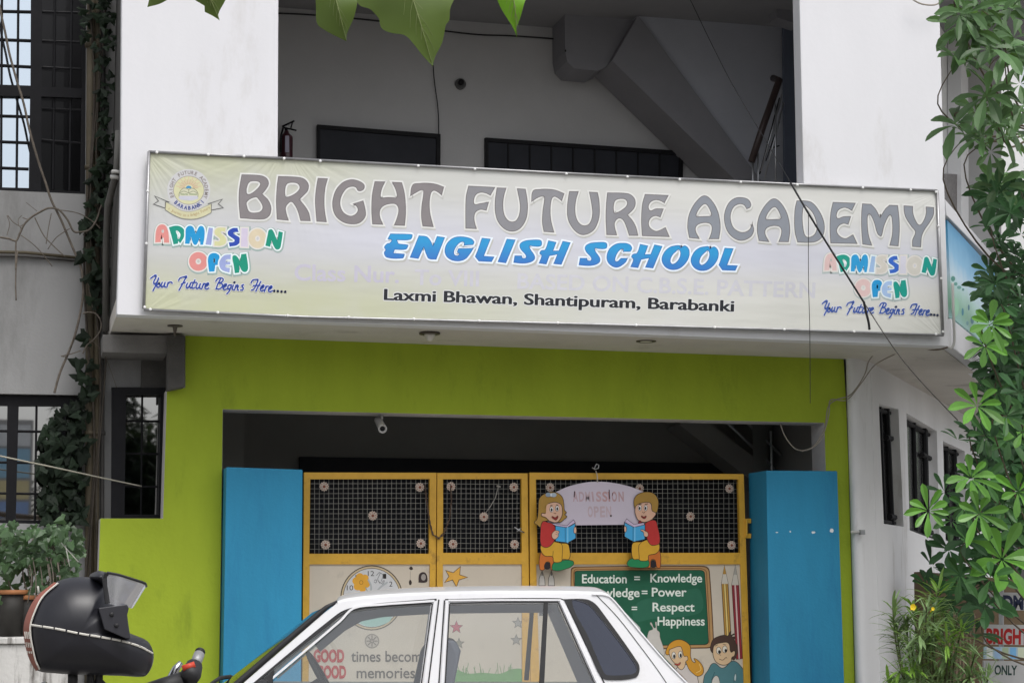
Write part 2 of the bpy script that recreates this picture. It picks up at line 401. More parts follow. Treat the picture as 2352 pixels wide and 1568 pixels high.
# left wing wall with its three windows
Wp = YP(YW)
UP = [(-90, -330), (200, -330), (196, 446), (-90, 433)]; LO = [(-90, 902), (191, 907), (187, 1204), (-90, 1199)]; SM = [(256, 889), (395, 889), (395, 1192), (256, 1192)]
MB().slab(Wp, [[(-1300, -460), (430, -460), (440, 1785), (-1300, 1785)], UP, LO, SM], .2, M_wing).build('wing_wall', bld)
MB().slab(YP(YW + 1.6), [[(-1300, -460), (560, -460), (560, 1785), (-1300, 1785)]], .1, M_room).build('back_wall', bld)
# right: rounded corner, side walls
S0 = at(2010, 1150, 15.22); SN = Vector((SDIR.y, -SDIR.x, 0)); SP = Plane(S0, SN)
cw = MB(); pts = []
for (x, y) in ((1955, 15.06), (1957, 15.02), (1964, 14.99), (1973, 14.985), (1981, 15.0), (1987, 15.05), (1993, 15.09), (2000, 15.15)): pts.append(at(x, 1250, y))
pts.append(S0 + SDIR * .02)
vs_ = [Vector((p.x, p.y, 0)) for p in pts] + [Vector((p.x, p.y, 3.5)) for p in pts]; n = len(pts)
cw.add(vs_, [(i, i + 1, n + i + 1, n + i) for i in range(n - 1)], M_white2)
cw.build('corner_wall', bld, smooth=True)
def flat(v, z): return Vector((v.x, v.y, z))
WIN = [[(2018.4, 927), (2063.6, 939.5), (2075.7, 1209), (2030, 1202)], [(2082, 948), (2152, 990), (2158, 1243), (2089.6, 1217)], [(2166, 1012), (2216, 1036), (2222, 1262), (2172, 1240)]]
a0, a1 = S0.copy(), S0 + SDIR * 10
loop = [flat(a0, 0), flat(a1, 0), flat(a1, 3.52), flat(a0, 3.52)]
ls = [(loop, [p - SN * .16 for p in loop])]
for wq in WIN:
    h = [SP(*p) for p in wq]; ls.append((h, [p - SN * .16 for p in h]))
MB().prism(ls, M_white2).build('side_wall', bld)
M_gl_dark = glass('dark_window_glass', (.10, .10, .11), -.028, ior=1.45)
M_gl_side = glass('dusty_window_glass', (.10, .10, .11), .02, rough=.2, ior=1.5)
SB = Plane(S0 - SN * .165, SN)
for wq in WIN:
    f = MB(); c = [SP(*p) for p in wq]
    g = [p - SN * .11 for p in c]
    gl = MB().quad(*g, M_gl_side)
    def L(a, b, t): return a.lerp(b, t)
    for t in (.1, .5, .9): f.tube([L(g[0], g[1], t) + SN * .02, L(g[3], g[2], t) + SN * .02], .022, M_black, n=6)
    for t in (.03, .97): f.tube([L(g[0], g[3], t) + SN * .02, L(g[1], g[2], t) + SN * .02], .022, M_black, n=6)
    for t in (.25, .92): f.tube([L(L(g[0], g[1], .72), L(g[3], g[2], .72), t) + SN * .03, L(L(g[0], g[1], .98), L(g[3], g[2], .98), t) + SN * .03], .03, M_black, n=6)
    f.tube([L(g[0], g[1], .82) + SN * .03, L(g[3], g[2], .82) + SN * .03], .028, M_black, n=6)
    wo_ = f.build('window_frame', bld); gl.build('pane', wo_)
MB().quad(flat(a0 - SN * 1.2 + SDIR * .3, 0), flat(a1 - SN * 1.2, 0), flat(a1 - SN * 1.2, 3.4), flat(a0 - SN * 1.2 + SDIR * .3, 3.4), M_room).build('inner_wall', bld)
# right flank of the balcony: rail bands along the angled side and the set-back upper wall
K = F(2181.5, 795) + Vector((.0, .02, 0)); KN = SN; KP = Plane(K + SDIR * .02 + Vector((.004, 0, 0)), KN)
def strip(lo, name, d=.16, m_=None):
    MB().slab(KP, [lo], d, m_ or M_white).build(name, bld, bevel=.008)
strip([(2171.5, 458), (2310, 617), (2310, 633), (2175, 496)], 'balcony_band')
strip([(2186, 732), (2300, 824), (2306, 893), (2187.5, 798)], 'balcony_band')
UPp = Plane(K - SN * .3, SN)
q0, q1 = K - SN * .3 + SDIR * -.02, K - SN * .3 + SDIR * 9.5
lp = [flat(q0, 3.6), flat(q1, 3.6), flat(q1, 9.5), flat(q0, 9.5)]; ho = [UPp(*p) for p in ((2226, 450), (2290, 512), (2290, 760), (2226, 640))]
MB().prism([(lp, [p - SN * .15 for p in lp]), (ho, [p - SN * .15 for p in ho])], mat('upper_side_paint', (.74, .74, .74), rough=.85, var=.06, scale=1, bump=.1, bscale=40)).build('upper_side_wall', bld)
MB().slab(Plane(K - SN * .42, SN), [[(2215, 420), (2310, 500), (2310, 800), (2215, 660)]], .02, M_door).build('window_pane', bld)
MB().slab(Plane(K - SN * .16, SN), [[(2207, -460), (2222, -460), (2225, 547), (2208, 528)]], .135, M_white2).build('column', bld)
MB().slab(Plane(K - SN * .2, SN), [[(2171, 399), (2206, 401), (2207, 526), (2172, 470)]], .05, mat('speckled_grey_panel', (.20, .19, .19), rough=.9, var=.3, scale=30)).build('grey_panel', bld)
# ground floor hall behind the gate
hx0, hx1 = at(420, 1000, 15.35).x, at(2000, 1000, 15.35).x - .35
hall = MB()
hall.box(hx0, hx0 + .1, 15.35, 17.8, .02, 3.45, M_room); hall.box(hx1, hx1 + .1, 15.35, 17.8, .02, 3.45, M_room)
hall.box(hx0, hx1 + .1, 17.8, 17.9, .02, 3.45, M_room)
hall.build('hall_wall', bld)
MB().box(hx0, hx1 + .1, 15.06, 17.9, .005, .018, M_pave).build('hall_floor', bld)
MB().slab(YP(17.7), [[(690, 1048), (1800, 1066), (1800, 1800), (690, 1800)]], .1, M_door).build('inner_door', bld)
MB().slab(YP(16.9), [[(1560, 975), (1600, 950), (1840, 1130), (1800, 1160)]], .4, M_room).build('stair_flight', bld)
st = MB()
for (x0_, y0_, x1_, y1_) in ((1668, 968, 1780, 1076), (1700, 955, 1830, 1080), (1770, 990, 1772, 1090), (1838, 960, 1842, 1090)): st.tube([at(x0_, y0_, 16.6), at(x1_, y1_, 16.6)], .015, M_steel, n=6)
st.build('handrail', bld)

# windows of the left wing
def bars(mb, pl, xs, ys, r, mt=M_black):
    for a, b in xs + ys: mb.tube([pl(*a), pl(*b)], r, mt, n=6)
M_gl_sky = glass('mirror_film_glass', (.10, .12, .16), .60, ior=1.45, gtint=(.80, .9, 1.0))
M_gl_leaf = glass('window_glass', (.05, .055, .06), .32, ior=1.5)
pf, pg = YP(YW + .06), YP(YW + .11)
fr = MB()
fr.slab(pf, [[(-90, -330), (200, -330), (196, 446), (-90, 433)], [(-84, -320), (72, -320), (70, 197), (-84, 192)], [(98, -320), (190, -320), (188, 203), (96, 199)], [(-84, 219), (69, 221), (66, 432), (-84, 428)], [(95, 222), (187, 225), (184, 440), (94, 436)]], .05, M_black)
bars(fr, YP(YW + .095), [((6, -300), (2, 430)), ((45, -300), (38, 432)), ((130, -300), (122, 436)), ((168, -300), (160, 438))], [((-80, 24), (195, 30)), ((-80, 88), (195, 98)), ((-80, 146), (195, 160)), ((-80, 264), (70, 268)), ((-80, 322), (68, 328)), ((-80, 382), (66, 388)), ((96, 322), (190, 330)), ((96, 250), (190, 254))], .011)
w1 = fr.build('window_frame', bld)
MB().quad(pg(-90, -330), pg(84, -330), pg(82, 440), pg(-90, 436), M_gl_sky).build('pane', w1)
MB().quad(pg(84, -330, -.004), pg(200, -330, -.05), pg(198, 446, -.05), pg(82, 440, -.004), M_gl_dark).build('pane', w1)
fr = MB()
fr.slab(pf, [[(-90, 905), (190, 910), (187, 1204), (-90, 1199)], [(-80, 928), (17, 930), (13, 1194), (-80, 1192)], [(43, 931), (140, 931), (136, 1195), (36, 1194)], [(152, 931), (184, 932), (180, 1196), (148, 1195)]], .05, M_black)
bars(fr, YP(YW + .095), [((84, 930), (80, 1196)), ((-20, 930), (-24, 1196))], [((-80, 988), (186, 992)), ((-80, 1060), (186, 1064)), ((-80, 1131), (186, 1135))], .010)
w2 = fr.build('window_frame', bld)
MB().quad(pg(-90, 905), pg(190, 910), pg(187, 1204), pg(-90, 1199), M_gl_leaf).build('pane', w2)
fr = MB(); ps, pb = YP(YW - .1), YP(YW + .02)
fr.slab(ps, [[(258, 890), (381, 890), (376, 1189), (256, 1189)], [(290, 905), (369, 905), (364, 1181), (286, 1181)]], .12, M_black)
fr.slab(YP(YW - .06), [[(272, 895), (277, 895), (272, 1189), (267, 1189)]], .03, M_dark2)
bars(fr, pb, [((327, 905), (324, 1181))], [((288, 966), (368, 967)), ((288, 1041), (367, 1042)), ((287, 1117), (366, 1117))], .008)
w3 = fr.build('window_frame', bld)
MB().quad(pb(286, 900, -.02), pb(372, 900, -.02), pb(368, 1186, -.02), pb(284, 1186, -.02), M_gl_leaf).build('pane', w3)
# pipes on the wing
M_pipe = mat('old_pipe', (.085, .07, .045), rough=.7, var=.2, scale=6)
M_pipe2 = mat('grey_pipe', (.045, .042, .04), rough=.7, var=.2, scale=6)
for (x, xb, r, mt_, l) in ((211, 207, .036, M_pipe, 'rust brown drain pipe, the thickest running up the left wing corner'), (226, 223, .024, M_pipe, 'slim brown pipe beside the thick drain pipe in the left corner'), (240, 236, .018, M_pipe2, 'thin grey pipe half hidden by ivy in the left corner')):
    p = MB().tube([at(x, -300, YW - .07), at(xb, 440, YW - .07), at(xb - 2, 1400, YW - .07), at(xb - 4, 1760, YW - .07)], r, mt_, n=10)
    for y in (100, 380, 640, 990): p.tube([at(xb, y, YW - .07), at(xb, y + 9, YW - .07)], r * 1.25, mt_, n=10)
    tag(p.build('drain_pipe', smooth=True), l, 'pipe', 'pipes in the left corner')
cp = MB().tube([at(-90, 577, YW - .03), at(60, 580, YW - .03), at(186, 593, YW - .03)], .014, M_pipe, n=8)
cp.tube([at(-90, 586, YW - .03), at(60, 589, YW - .03), at(186, 600, YW - .03)], .010, M_pipe2, n=8)
tag(cp.build('conduit', smooth=True), 'brown conduit running level across the grey wing wall', 'pipe')
M_pvc = mat('grey_white_plastic', (.55, .54, .52), rough=.5, var=.1)
cp = MB().tube([at(273, 300, 14.2), at(268, 396, 14.25), at(262, 418, 14.35), at(248, 470, 14.7), at(244, 560, 15.0), at(243, 760, 15.2)], .028, mat('dull_pipe', (.11, .107, .10), rough=.6, var=.15), n=10)
cp.tube([at(268.5, 393, 14.25), at(267.5, 399, 14.25)], .042, M_pvc, n=10); cp.tube([at(265.5, 405, 14.28), at(264.5, 411, 14.28)], .042, M_pvc, n=10)
tag(cp.build('elbow_pipe', smooth=True), 'grey pipe with white collars bending round the balcony corner', 'pipe')
# ------------------------------------------------------------------ the school's name banner
ban = thing('name_banner', 'long cream flex banner naming the school, stretched on a pipe frame across the balcony', 'banner', tuple(at(1250, 560, 13.94)))
BP = YP(13.95)
def banner_mat():
    mt = bpy.data.materials.new('printed_flex'); mt.use_nodes = True; t = mt.node_tree; N, L = t.nodes, t.links
    b = N['Principled BSDF']; b.inputs['Roughness'].default_value = .5; b.inputs['Specular IOR Level'].default_value = .3
    tc = N.new('ShaderNodeTexCoord'); sx = N.new('ShaderNodeSeparateXYZ'); L.new(tc.outputs['Generated'], sx.inputs[0])
    def mr(src, a, b_, lo=0., hi=1.):
        r = N.new('ShaderNodeMapRange'); r.interpolation_type = 'SMOOTHSTEP'
        for k, v in zip(('From Min', 'From Max', 'To Min', 'To Max'), (a, b_, lo, hi)): r.inputs[k].default_value = v
        L.new(src, r.inputs['Value']); return r.outputs[0]
    def mu(a, b_, op='MULTIPLY'):
        q = N.new('ShaderNodeMath'); q.operation = op; q.use_clamp = True; L.new(a, q.inputs[0]); L.new(b_, q.inputs[1]); return q.outputs[0]
    X, Z = sx.outputs[0], sx.outputs[2]
    nz = N.new('ShaderNodeTexNoise'); nz.inputs['Scale'].default_value = 2.2; nz.inputs['Detail'].default_value = 3; L.new(tc.outputs['Object'], nz.inputs['Vector'])
    f1 = mu(mr(Z, .05, .40, 1, 0), mr(X, .15, .6, .8, .12)); f2 = mu(mr(Z, .55, 1.0, 0, 1), mr(X, .03, .4, .75, .03)); f = mu(mu(f1, f2, 'ADD'), mr(nz.outputs['Fac'], .25, .6, .55, 1))
    def mix(fac, a, b_):
        q = N.new('ShaderNodeMix'); q.data_type = 'RGBA'; L.new(fac, q.inputs[0]); i = [k for k in q.inputs if k.type == 'RGBA']
        for k, v in zip(i, (a, b_)):
            if isinstance(v, tuple): k.default_value = (*v, 1)
            else: L.new(v, k)
        return [k for k in q.outputs if k.type == 'RGBA'][0]
    base = mix(mr(X, 0, .9), hexl('c3c4c2'), hexl('d6d6d3'))
    mid = mu(mr(Z, .25, .5, 0, 1), mr(Z, .5, .85, 1, 0))
    c = mix(mu(mid, mr(X, .0, .3, .2, 1)), base, hexl('cdced8')); c = mix(f, c, hexl('bfc29c'))
    L.new(c, b.inputs['Base Color'])
    # pulled folds
    mp = N.new('ShaderNodeMapping'); mp.inputs['Rotation'].default_value = (0, R(-38), 0); mp.inputs['Scale'].default_value = (.6, 1, 3.2); L.new(tc.outputs['Object'], mp.inputs[0])
    n2 = N.new('ShaderNodeTexNoise'); n2.inputs['Scale'].default_value = 2.2; n2.inputs['Detail'].default_value = 2; L.new(mp.outputs[0], n2.inputs['Vector'])
    # creases running out of the tied corners
    hgt = n2.outputs['Fac']
    def op(o, a, b_):
        q = N.new('ShaderNodeMath'); q.operation = o
        for k, v in ((0, a), (1, b_)):
            if isinstance(v, (int, float)): q.inputs[k].default_value = v
            else: L.new(v, q.inputs[k])
        return q.outputs[0]
    for (gx, gz, rr, amp) in ((-.01, 1.03, 1.15, 1.6), (1.01, 1.0, .8, 1.2), (1.01, -.05, .7, 1.2), (-.01, -.05, .8, .9), (.16, 1.06, 1.3, 1.2)):
        dx = op('MULTIPLY', op('SUBTRACT', X, gx), 6.7); dz = op('MULTIPLY', op('SUBTRACT', Z, gz), 1.35)
        ang = op('ARCTAN2', dz, dx); ra = op('SQRT', op('ADD', op('MULTIPLY', dx, dx), op('MULTIPLY', dz, dz)), 0)
        nn = N.new('ShaderNodeTexNoise'); nn.noise_dimensions = '2D'; nn.inputs['Scale'].default_value = 1; nn.inputs['Detail'].default_value = 1
        cv_ = N.new('ShaderNodeCombineXYZ'); L.new(op('MULTIPLY', ang, 7.5), cv_.inputs[0]); L.new(op('MULTIPLY', ra, .5), cv_.inputs[1]); L.new(cv_.outputs[0], nn.inputs['Vector'])
        fall = mr(ra, .05, rr, amp, 0); hgt = op('ADD', hgt, op('MULTIPLY', nn.outputs['Fac'], op('MULTIPLY', fall, mr(ra, 0, .25))))
    bp = N.new('ShaderNodeBump'); bp.inputs['Strength'].default_value = .30; bp.inputs['Distance'].default_value = .02
    L.new(hgt, bp.inputs['Height']); L.new(bp.outputs[0], b.inputs['Normal'])
    return mt
MB().slab(BP, [[(342, 350), (640, 366), (1250, 398), (1848, 426), (2152, 439), (2158, 600), (2164, 768), (1250, 741), (700, 727), (330, 710), (337, 520)]], .02, banner_mat(), off=0).build('sheet', ban)
fr = MB(); BFp = YP(13.945)
def bt(pts, r=.011): fr.tube([BFp(x, y, .006) for x, y in pts], r, M_galv, n=8)
M_galv = mat('galvanised_pipe', (.34, .34, .35), rough=.4, metal=.6, var=.2, scale=6)
bt([(341, 349), (650, 364)]); bt([(652, 364), (1250, 396), (1560, 411)], .010); bt([(1560, 411), (1850, 425), (2152, 438)], .011)
bt([(342, 349), (336, 540), (330, 709)], .012); bt([(2152, 438), (2158, 600), (2165, 769)], .013)
bt([(330, 711), (700, 728), (1250, 742), (1800, 757), (2166, 770)], .011)
fr.build('frame', ban, smooth=True)
M_lace = mat('white_lacing', (.8, .8, .8), rough=.6); ey0 = None
for (x, y) in [(360, 351), (478, 356), (560, 360), (652, 365), (735, 371), (960, 382), (1090, 389), (1300, 400), (1440, 407), (1560, 413), (1700, 419), (1830, 426), (1980, 432), (2090, 437), (2148, 442), (2154, 520), (2160, 640), (2164, 762), (2148, 768), (1960, 762), (1800, 757), (1640, 752), (1460, 747), (1280, 742), (1100, 737), (950, 733), (800, 729), (660, 725), (500, 718), (345, 711), (332, 706), (339, 440), (336, 560)]:
    if ey0 is None:
        ey0 = MB().lathe((0, 0, 0), (0, -1, 0), [(0, .012), (.006, .011), (.010, .006)], M_lace, n=8).build('eyelet'); e_ = ey0
    else: e_ = ey0.copy(); COL.objects.link(e_)
    e_.parent = ban; e_.location = BFp(x, y, .012) - ban.location

LET = []                                      # BRIGHT FUTURE ACADEMY, letter by letter
T1, T2, T3, T4 = crop(660, 490, 1020, 2352), crop(1000, 510, 1360, 2352), crop(1340, 530, 1700, 2352), crop(1660, 550, 2020, 2352)
T5, T6 = crop(2000, 570, 2400, 2352), crop(2380, 580, 2780, 2352)
LET.append([T1([(355, 172, 1), (700, 188, 0), (820, 235), (868, 330), (830, 430), (740, 545, 1), (850, 650), (905, 760), (915, 850), (880, 960), (770, 1025), (325, 1005, 1), (300, 700), (308, 450)]),
            T1([(600, 290, 0), (690, 310), (712, 365), (640, 460), (530, 540), (460, 548), (440, 500), (450, 400), (500, 310)]), T1([(620, 600, 0), (690, 655), (760, 790), (720, 880), (600, 910), (500, 890), (455, 810), (450, 690)])])
LET.append([T1([(1060, 205, 1), (1430, 222, 0), (1560, 260), (1635, 360), (1620, 480), (1540, 570), (1460, 650, 1), (1560, 770), (1640, 900), (1675, 1060, 1), (1490, 1055, 1), (1440, 880), (1380, 760), (1310, 690), (1240, 730), (1195, 810), (1210, 920), (1250, 1050, 1), (1035, 1030, 1), (1020, 700), (1035, 400)]),
            T1([(1310, 320, 0), (1430, 340), (1475, 420), (1430, 500), (1330, 570), (1210, 605), (1185, 560), (1185, 450), (1220, 350)])])
LET.append([T1([(1825, 240, 1), (2005, 250, 1), (1960, 420), (1940, 650), (1950, 870), (1985, 1080, 1), (1800, 1070, 1), (1772, 700), (1790, 440)])])
LET.append([T2([(290, 140, 0), (420, 180), (490, 240), (485, 310), (430, 350), (375, 345), (335, 285), (260, 265), (150, 305), (60, 430), (25, 560), (40, 680), (100, 780), (220, 840), (320, 810), (375, 730), (350, 650), (280, 605, 1), (470, 545, 1), (505, 680), (518, 820), (470, 910), (380, 975), (260, 990), (120, 965), (-10, 885), (-85, 775), (-115, 640), (-105, 500), (-45, 330), (60, 210), (170, 152)])])
LET.append([T2([(700, 175, 1), (890, 180, 1), (830, 310), (805, 430), (810, 495, 1), (960, 480), (1110, 490, 1), (1130, 440), (1100, 320), (1035, 185, 1), (1215, 195, 1), (1260, 360), (1285, 560), (1290, 800), (1270, 1020, 1), (1075, 1012, 1), (1130, 870), (1160, 720), (1120, 620), (1030, 595), (880, 630), (800, 710), (790, 840), (850, 1000, 1), (655, 990, 1), (638, 730), (650, 430)])])
TT = [(1430, 240, 0), (1560, 210), (1700, 205), (1870, 225), (2025, 280, 1), (1985, 430, 1), (1900, 365), (1830, 345), (1780, 390), (1750, 560), (1760, 780), (1825, 1045, 1), (1625, 1030, 1), (1600, 870), (1605, 650), (1640, 350), (1590, 335), (1480, 390), (1385, 445, 1)]
LET.append([T2(TT)])
LET.append([T3([(285, 130, 1), (790, 155, 1), (705, 305, 1), (620, 265), (520, 250), (430, 290), (385, 390), (400, 480), (500, 470), (670, 440, 1), (625, 595, 1), (510, 580), (420, 630), (390, 720), (400, 830), (435, 950, 1), (232, 942, 1), (230, 600), (240, 330)])])
LET.append([T3([(835, 165, 1), (1005, 170, 1), (960, 340), (945, 500), (970, 680), (1040, 790), (1125, 822), (1210, 790), (1270, 660), (1280, 480), (1225, 180, 1), (1380, 190, 1), (1415, 400), (1420, 600), (1385, 780), (1280, 940), (1140, 1000), (990, 960), (860, 820), (805, 650), (800, 400)])])
LET.append([T3([(1530, 225, 0), (1660, 195), (1800, 190), (1960, 210), (2125, 275, 1), (2080, 410, 1), (1990, 345), (1930, 330), (1885, 380), (1860, 560), (1870, 780), (1930, 1020, 1), (1740, 1005, 1), (1710, 830), (1720, 600), (1750, 340), (1700, 325), (1620, 350), (1500, 425, 1)])])
LET.append([T4([(140, 105, 1), (310, 105, 1), (265, 260), (245, 440), (265, 600), (330, 720), (430, 765), (530, 720), (585, 560), (575, 380), (525, 115, 1), (680, 125, 1), (710, 280), (718, 520), (690, 680), (600, 850), (430, 935), (290, 895), (160, 740), (105, 580), (105, 350)])])
LET.append([T4([(875, 130, 1), (1260, 145, 0), (1370, 210), (1410, 310), (1380, 430), (1255, 555, 1), (1350, 660), (1420, 790), (1460, 950, 1), (1295, 950, 1), (1250, 810), (1190, 670), (1115, 615), (1040, 650), (1005, 740), (1050, 940, 1), (860, 935, 1), (845, 600), (855, 330)]),
            T4([(1120, 240, 0), (1220, 255), (1260, 330), (1210, 420), (1020, 525), (990, 470), (995, 340), (1030, 270)])])
LET.append([T4([(1600, 160, 1), (2045, 180, 1), (1970, 320, 1), (1880, 275), (1790, 265), (1700, 310), (1660, 400), (1700, 475), (1800, 440), (1950, 440, 1), (1890, 595, 1), (1800, 570), (1710, 610), (1665, 700), (1690, 800), (1800, 870), (1880, 855), (1990, 800, 1), (2065, 975, 1), (1545, 955, 1), (1530, 650), (1550, 350)])])
A_o = [(480, 50, 0), (560, 95), (660, 230), (720, 390), (745, 600), (720, 795, 1), (555, 795, 1), (595, 680), (600, 580), (550, 525), (430, 520), (330, 570), (315, 660), (380, 795, 1), (210, 775, 1), (180, 600), (200, 400), (280, 220), (400, 80)]
A_h = [(475, 190, 0), (540, 240), (595, 380), (570, 405, 1), (340, 415, 1), (325, 380), (380, 270)]
def sh(l, dx, dy): return [(p[0] + dx, p[1] + dy) + tuple(p[2:]) for p in l]
LET.append([T5(A_o), T5(A_h)])
LET.append([T5([(1100, 80, 0), (1220, 110), (1275, 190), (1260, 250), (1205, 275, 1), (1160, 210), (1080, 190), (980, 240), (925, 360), (925, 480), (970, 600), (1060, 670), (1160, 685), (1250, 640), (1305, 545, 1), (1325, 650), (1270, 760), (1120, 825), (980, 780), (870, 660), (818, 480), (830, 320), (900, 170), (1000, 95)])])
LET.append([T5(sh(A_o, 1208, 52)), T5(sh(A_h, 1208, 52))])
LET.append([T6([(-160, 80, 1), (-20, 80, 0), (100, 110), (210, 230), (295, 400), (318, 560), (280, 700), (180, 780), (50, 800), (-145, 795, 1), (-190, 620), (-200, 400), (-190, 220)]), T6([(-30, 160, 0), (20, 180), (120, 290), (180, 440), (190, 560), (150, 660), (70, 710), (0, 700), (-40, 620), (-65, 420), (-60, 260)])])
LET.append([T6([(470, 105, 1), (855, 120, 1), (795, 245, 1), (720, 205), (650, 195), (560, 240), (525, 330), (550, 385), (650, 355), (775, 350, 1), (730, 485, 1), (650, 470), (570, 510), (530, 600), (580, 690), (680, 735), (760, 700), (815, 670, 1), (885, 820, 1), (430, 810, 1), (415, 560), (430, 290)])])
LET.append([T6([(980, 130, 1), (1130, 140, 1), (1210, 230), (1285, 370, 1), (1380, 220), (1450, 155, 1), (1590, 160, 1), (1615, 380), (1620, 600), (1600, 860, 1), (1455, 850, 1), (1500, 650), (1495, 400), (1465, 325), (1420, 360), (1350, 520), (1310, 680), (1290, 690), (1240, 640), (1180, 440), (1110, 310), (1070, 330), (1065, 500), (1085, 680), (1140, 850, 1), (985, 830, 1), (965, 560), (965, 300)])])
LET.append([T6([(1700, 165, 1), (1850, 175, 1), (1855, 290), (1900, 420), (1970, 500), (2040, 430), (2085, 300), (2085, 185, 1), (2215, 195, 1), (2210, 320), (2150, 440), (2050, 590), (2005, 700), (1990, 880, 1), (1850, 870, 1), (1850, 760), (1900, 620), (1830, 520), (1740, 380), (1705, 270)])])
art = Art(BP); HALO = ink('dededc')
for i, l in enumerate(LET):
    for k in l: art.line(sh(k, 1.5, 4), 7, ink('c0c0bb'), closed=True)
for i, l in enumerate(LET):
    art.glyph(l, ink('868183' if i < 6 else '8c8c91' if i < 12 else '8b9099'), HALO, 9, ink('6a6668'), 1.6)
art.build('title_lettering', ban)

E1, E2 = crop(1110, 670, 1660, 2352), crop(1640, 690, 2190, 2352)
S_ = [(1990, 165, 0), (2070, 168), (2092, 190), (2080, 240), (1990, 245, 0), (1940, 240), (1950, 285), (2000, 360), (2000, 410), (1950, 445), (1860, 460), (1740, 450, 1), (1755, 365, 1), (1838, 366, 1), (1850, 395), (1895, 390), (1890, 350), (1830, 280), (1820, 220), (1880, 178)]
H_ = [(2180, 175, 1), (2275, 195, 1), (2235, 305, 1), (2312, 302, 1), (2360, 182, 1), (2455, 200, 1), (2340, 475, 1), (2245, 465, 1), (2295, 345, 1), (2190, 365, 1), (2150, 470, 1), (2060, 458, 1), (2095, 360), (2070, 335), (2090, 300), (2138, 288)]
O_ = ([(1540, 150, 0), (1572, 155), (1577, 185, 1), (1640, 155), (1690, 220), (1670, 330), (1580, 430), (1480, 455), (1390, 420), (1345, 330), (1380, 230), (1450, 170)], [(1562, 200, 0), (1580, 270), (1540, 350), (1480, 385), (1450, 350), (1470, 280), (1520, 225)])
SUBS = [[E1([(185, 88, 1), (440, 95, 0), (460, 110), (430, 160, 0), (262, 165, 1), (285, 215, 1), (395, 228, 0), (405, 240), (375, 283, 0), (235, 285, 1), (220, 335, 1), (355, 345, 0), (358, 360), (335, 395, 0), (140, 385, 0), (105, 330), (125, 290), (108, 255), (145, 212), (175, 205), (200, 165), (152, 152, 1)])],
        [E1([(545, 112, 1), (640, 125, 0), (690, 180), (720, 245, 1), (775, 120, 1), (868, 135, 1), (760, 410, 1), (670, 400, 0), (640, 350), (605, 250, 1), (535, 400, 1), (432, 385, 1)])],
        [E1([(1090, 125, 0), (1200, 150), (1238, 190), (1225, 225, 1), (1115, 232, 1), (1110, 190), (1050, 205), (990, 290), (990, 350), (1030, 365), (1055, 340), (1030, 320), (1045, 275, 1), (1228, 272, 1), (1190, 335), (1120, 410), (1010, 430), (910, 390), (872, 310), (900, 210), (980, 140)])],
        [E1([(1340, 142, 1), (1445, 155, 1), (1360, 370, 1), (1492, 380, 1), (1460, 440, 1), (1300, 432, 1), (1255, 375, 1), (1290, 290)])],
        [E1([(1655, 155, 1), (1760, 165, 1), (1640, 455, 1), (1542, 440, 1)])], [E1(S_)], [E1(H_)],
        [E2(sh(S_, -1442, -55))], [E2([(850, 120, 0), (930, 135), (965, 180), (945, 226, 1), (860, 227, 1), (850, 190), (790, 230), (750, 330), (775, 355), (830, 312, 1), (910, 312, 1), (880, 365), (780, 425), (690, 390), (650, 310), (680, 200), (760, 135)])],
        [E2(sh(H_, -1108, -40))], [E2(l) for l in O_], [E2(sh(l, 367, 12)) for l in O_], [E2([(2140, 182, 1), (2245, 190, 1), (2165, 400, 1), (2298, 405, 1), (2270, 465, 1), (2110, 460, 1), (2065, 395, 1), (2100, 300)])]]
def grad_mat():
    mt = bpy.data.materials.new('print_blue_fade'); mt.use_nodes = True; t = mt.node_tree; N, L = t.nodes, t.links
    b = N['Principled BSDF']; b.inputs['Roughness'].default_value = .5
    tc = N.new('ShaderNodeTexCoord'); sx = N.new('ShaderNodeSeparateXYZ'); L.new(tc.outputs['Object'], sx.inputs[0])
    zt, zb = at(1100, 560, 13.95).z, at(1100, 612, 13.95).z
    r = N.new('ShaderNodeMapRange'); r.inputs['From Min'].default_value = zb; r.inputs['From Max'].default_value = zt; L.new(sx.outputs[2], r.inputs['Value'])
    cr = N.new('ShaderNodeValToRGB'); cr.color_ramp.elements[0].color = (*hexl('3367c0'), 1); cr.color_ramp.elements[1].color = (*hexl('2196d2'), 1)
    L.new(r.outputs[0], cr.inputs[0]); L.new(cr.outputs[0], b.inputs['Base Color']); return mt
GM = grad_mat(); art = Art(BP)
for l in SUBS:
    for k in l: art.line(sh(k, 2.5, 5), 8, ink('bcbcb8'), closed=True)
for l in SUBS: art.glyph(l, GM, ink('e8f2fc'), 9, ink('1d5fa6'), 1.3)
art.build('subtitle_lettering', ban)

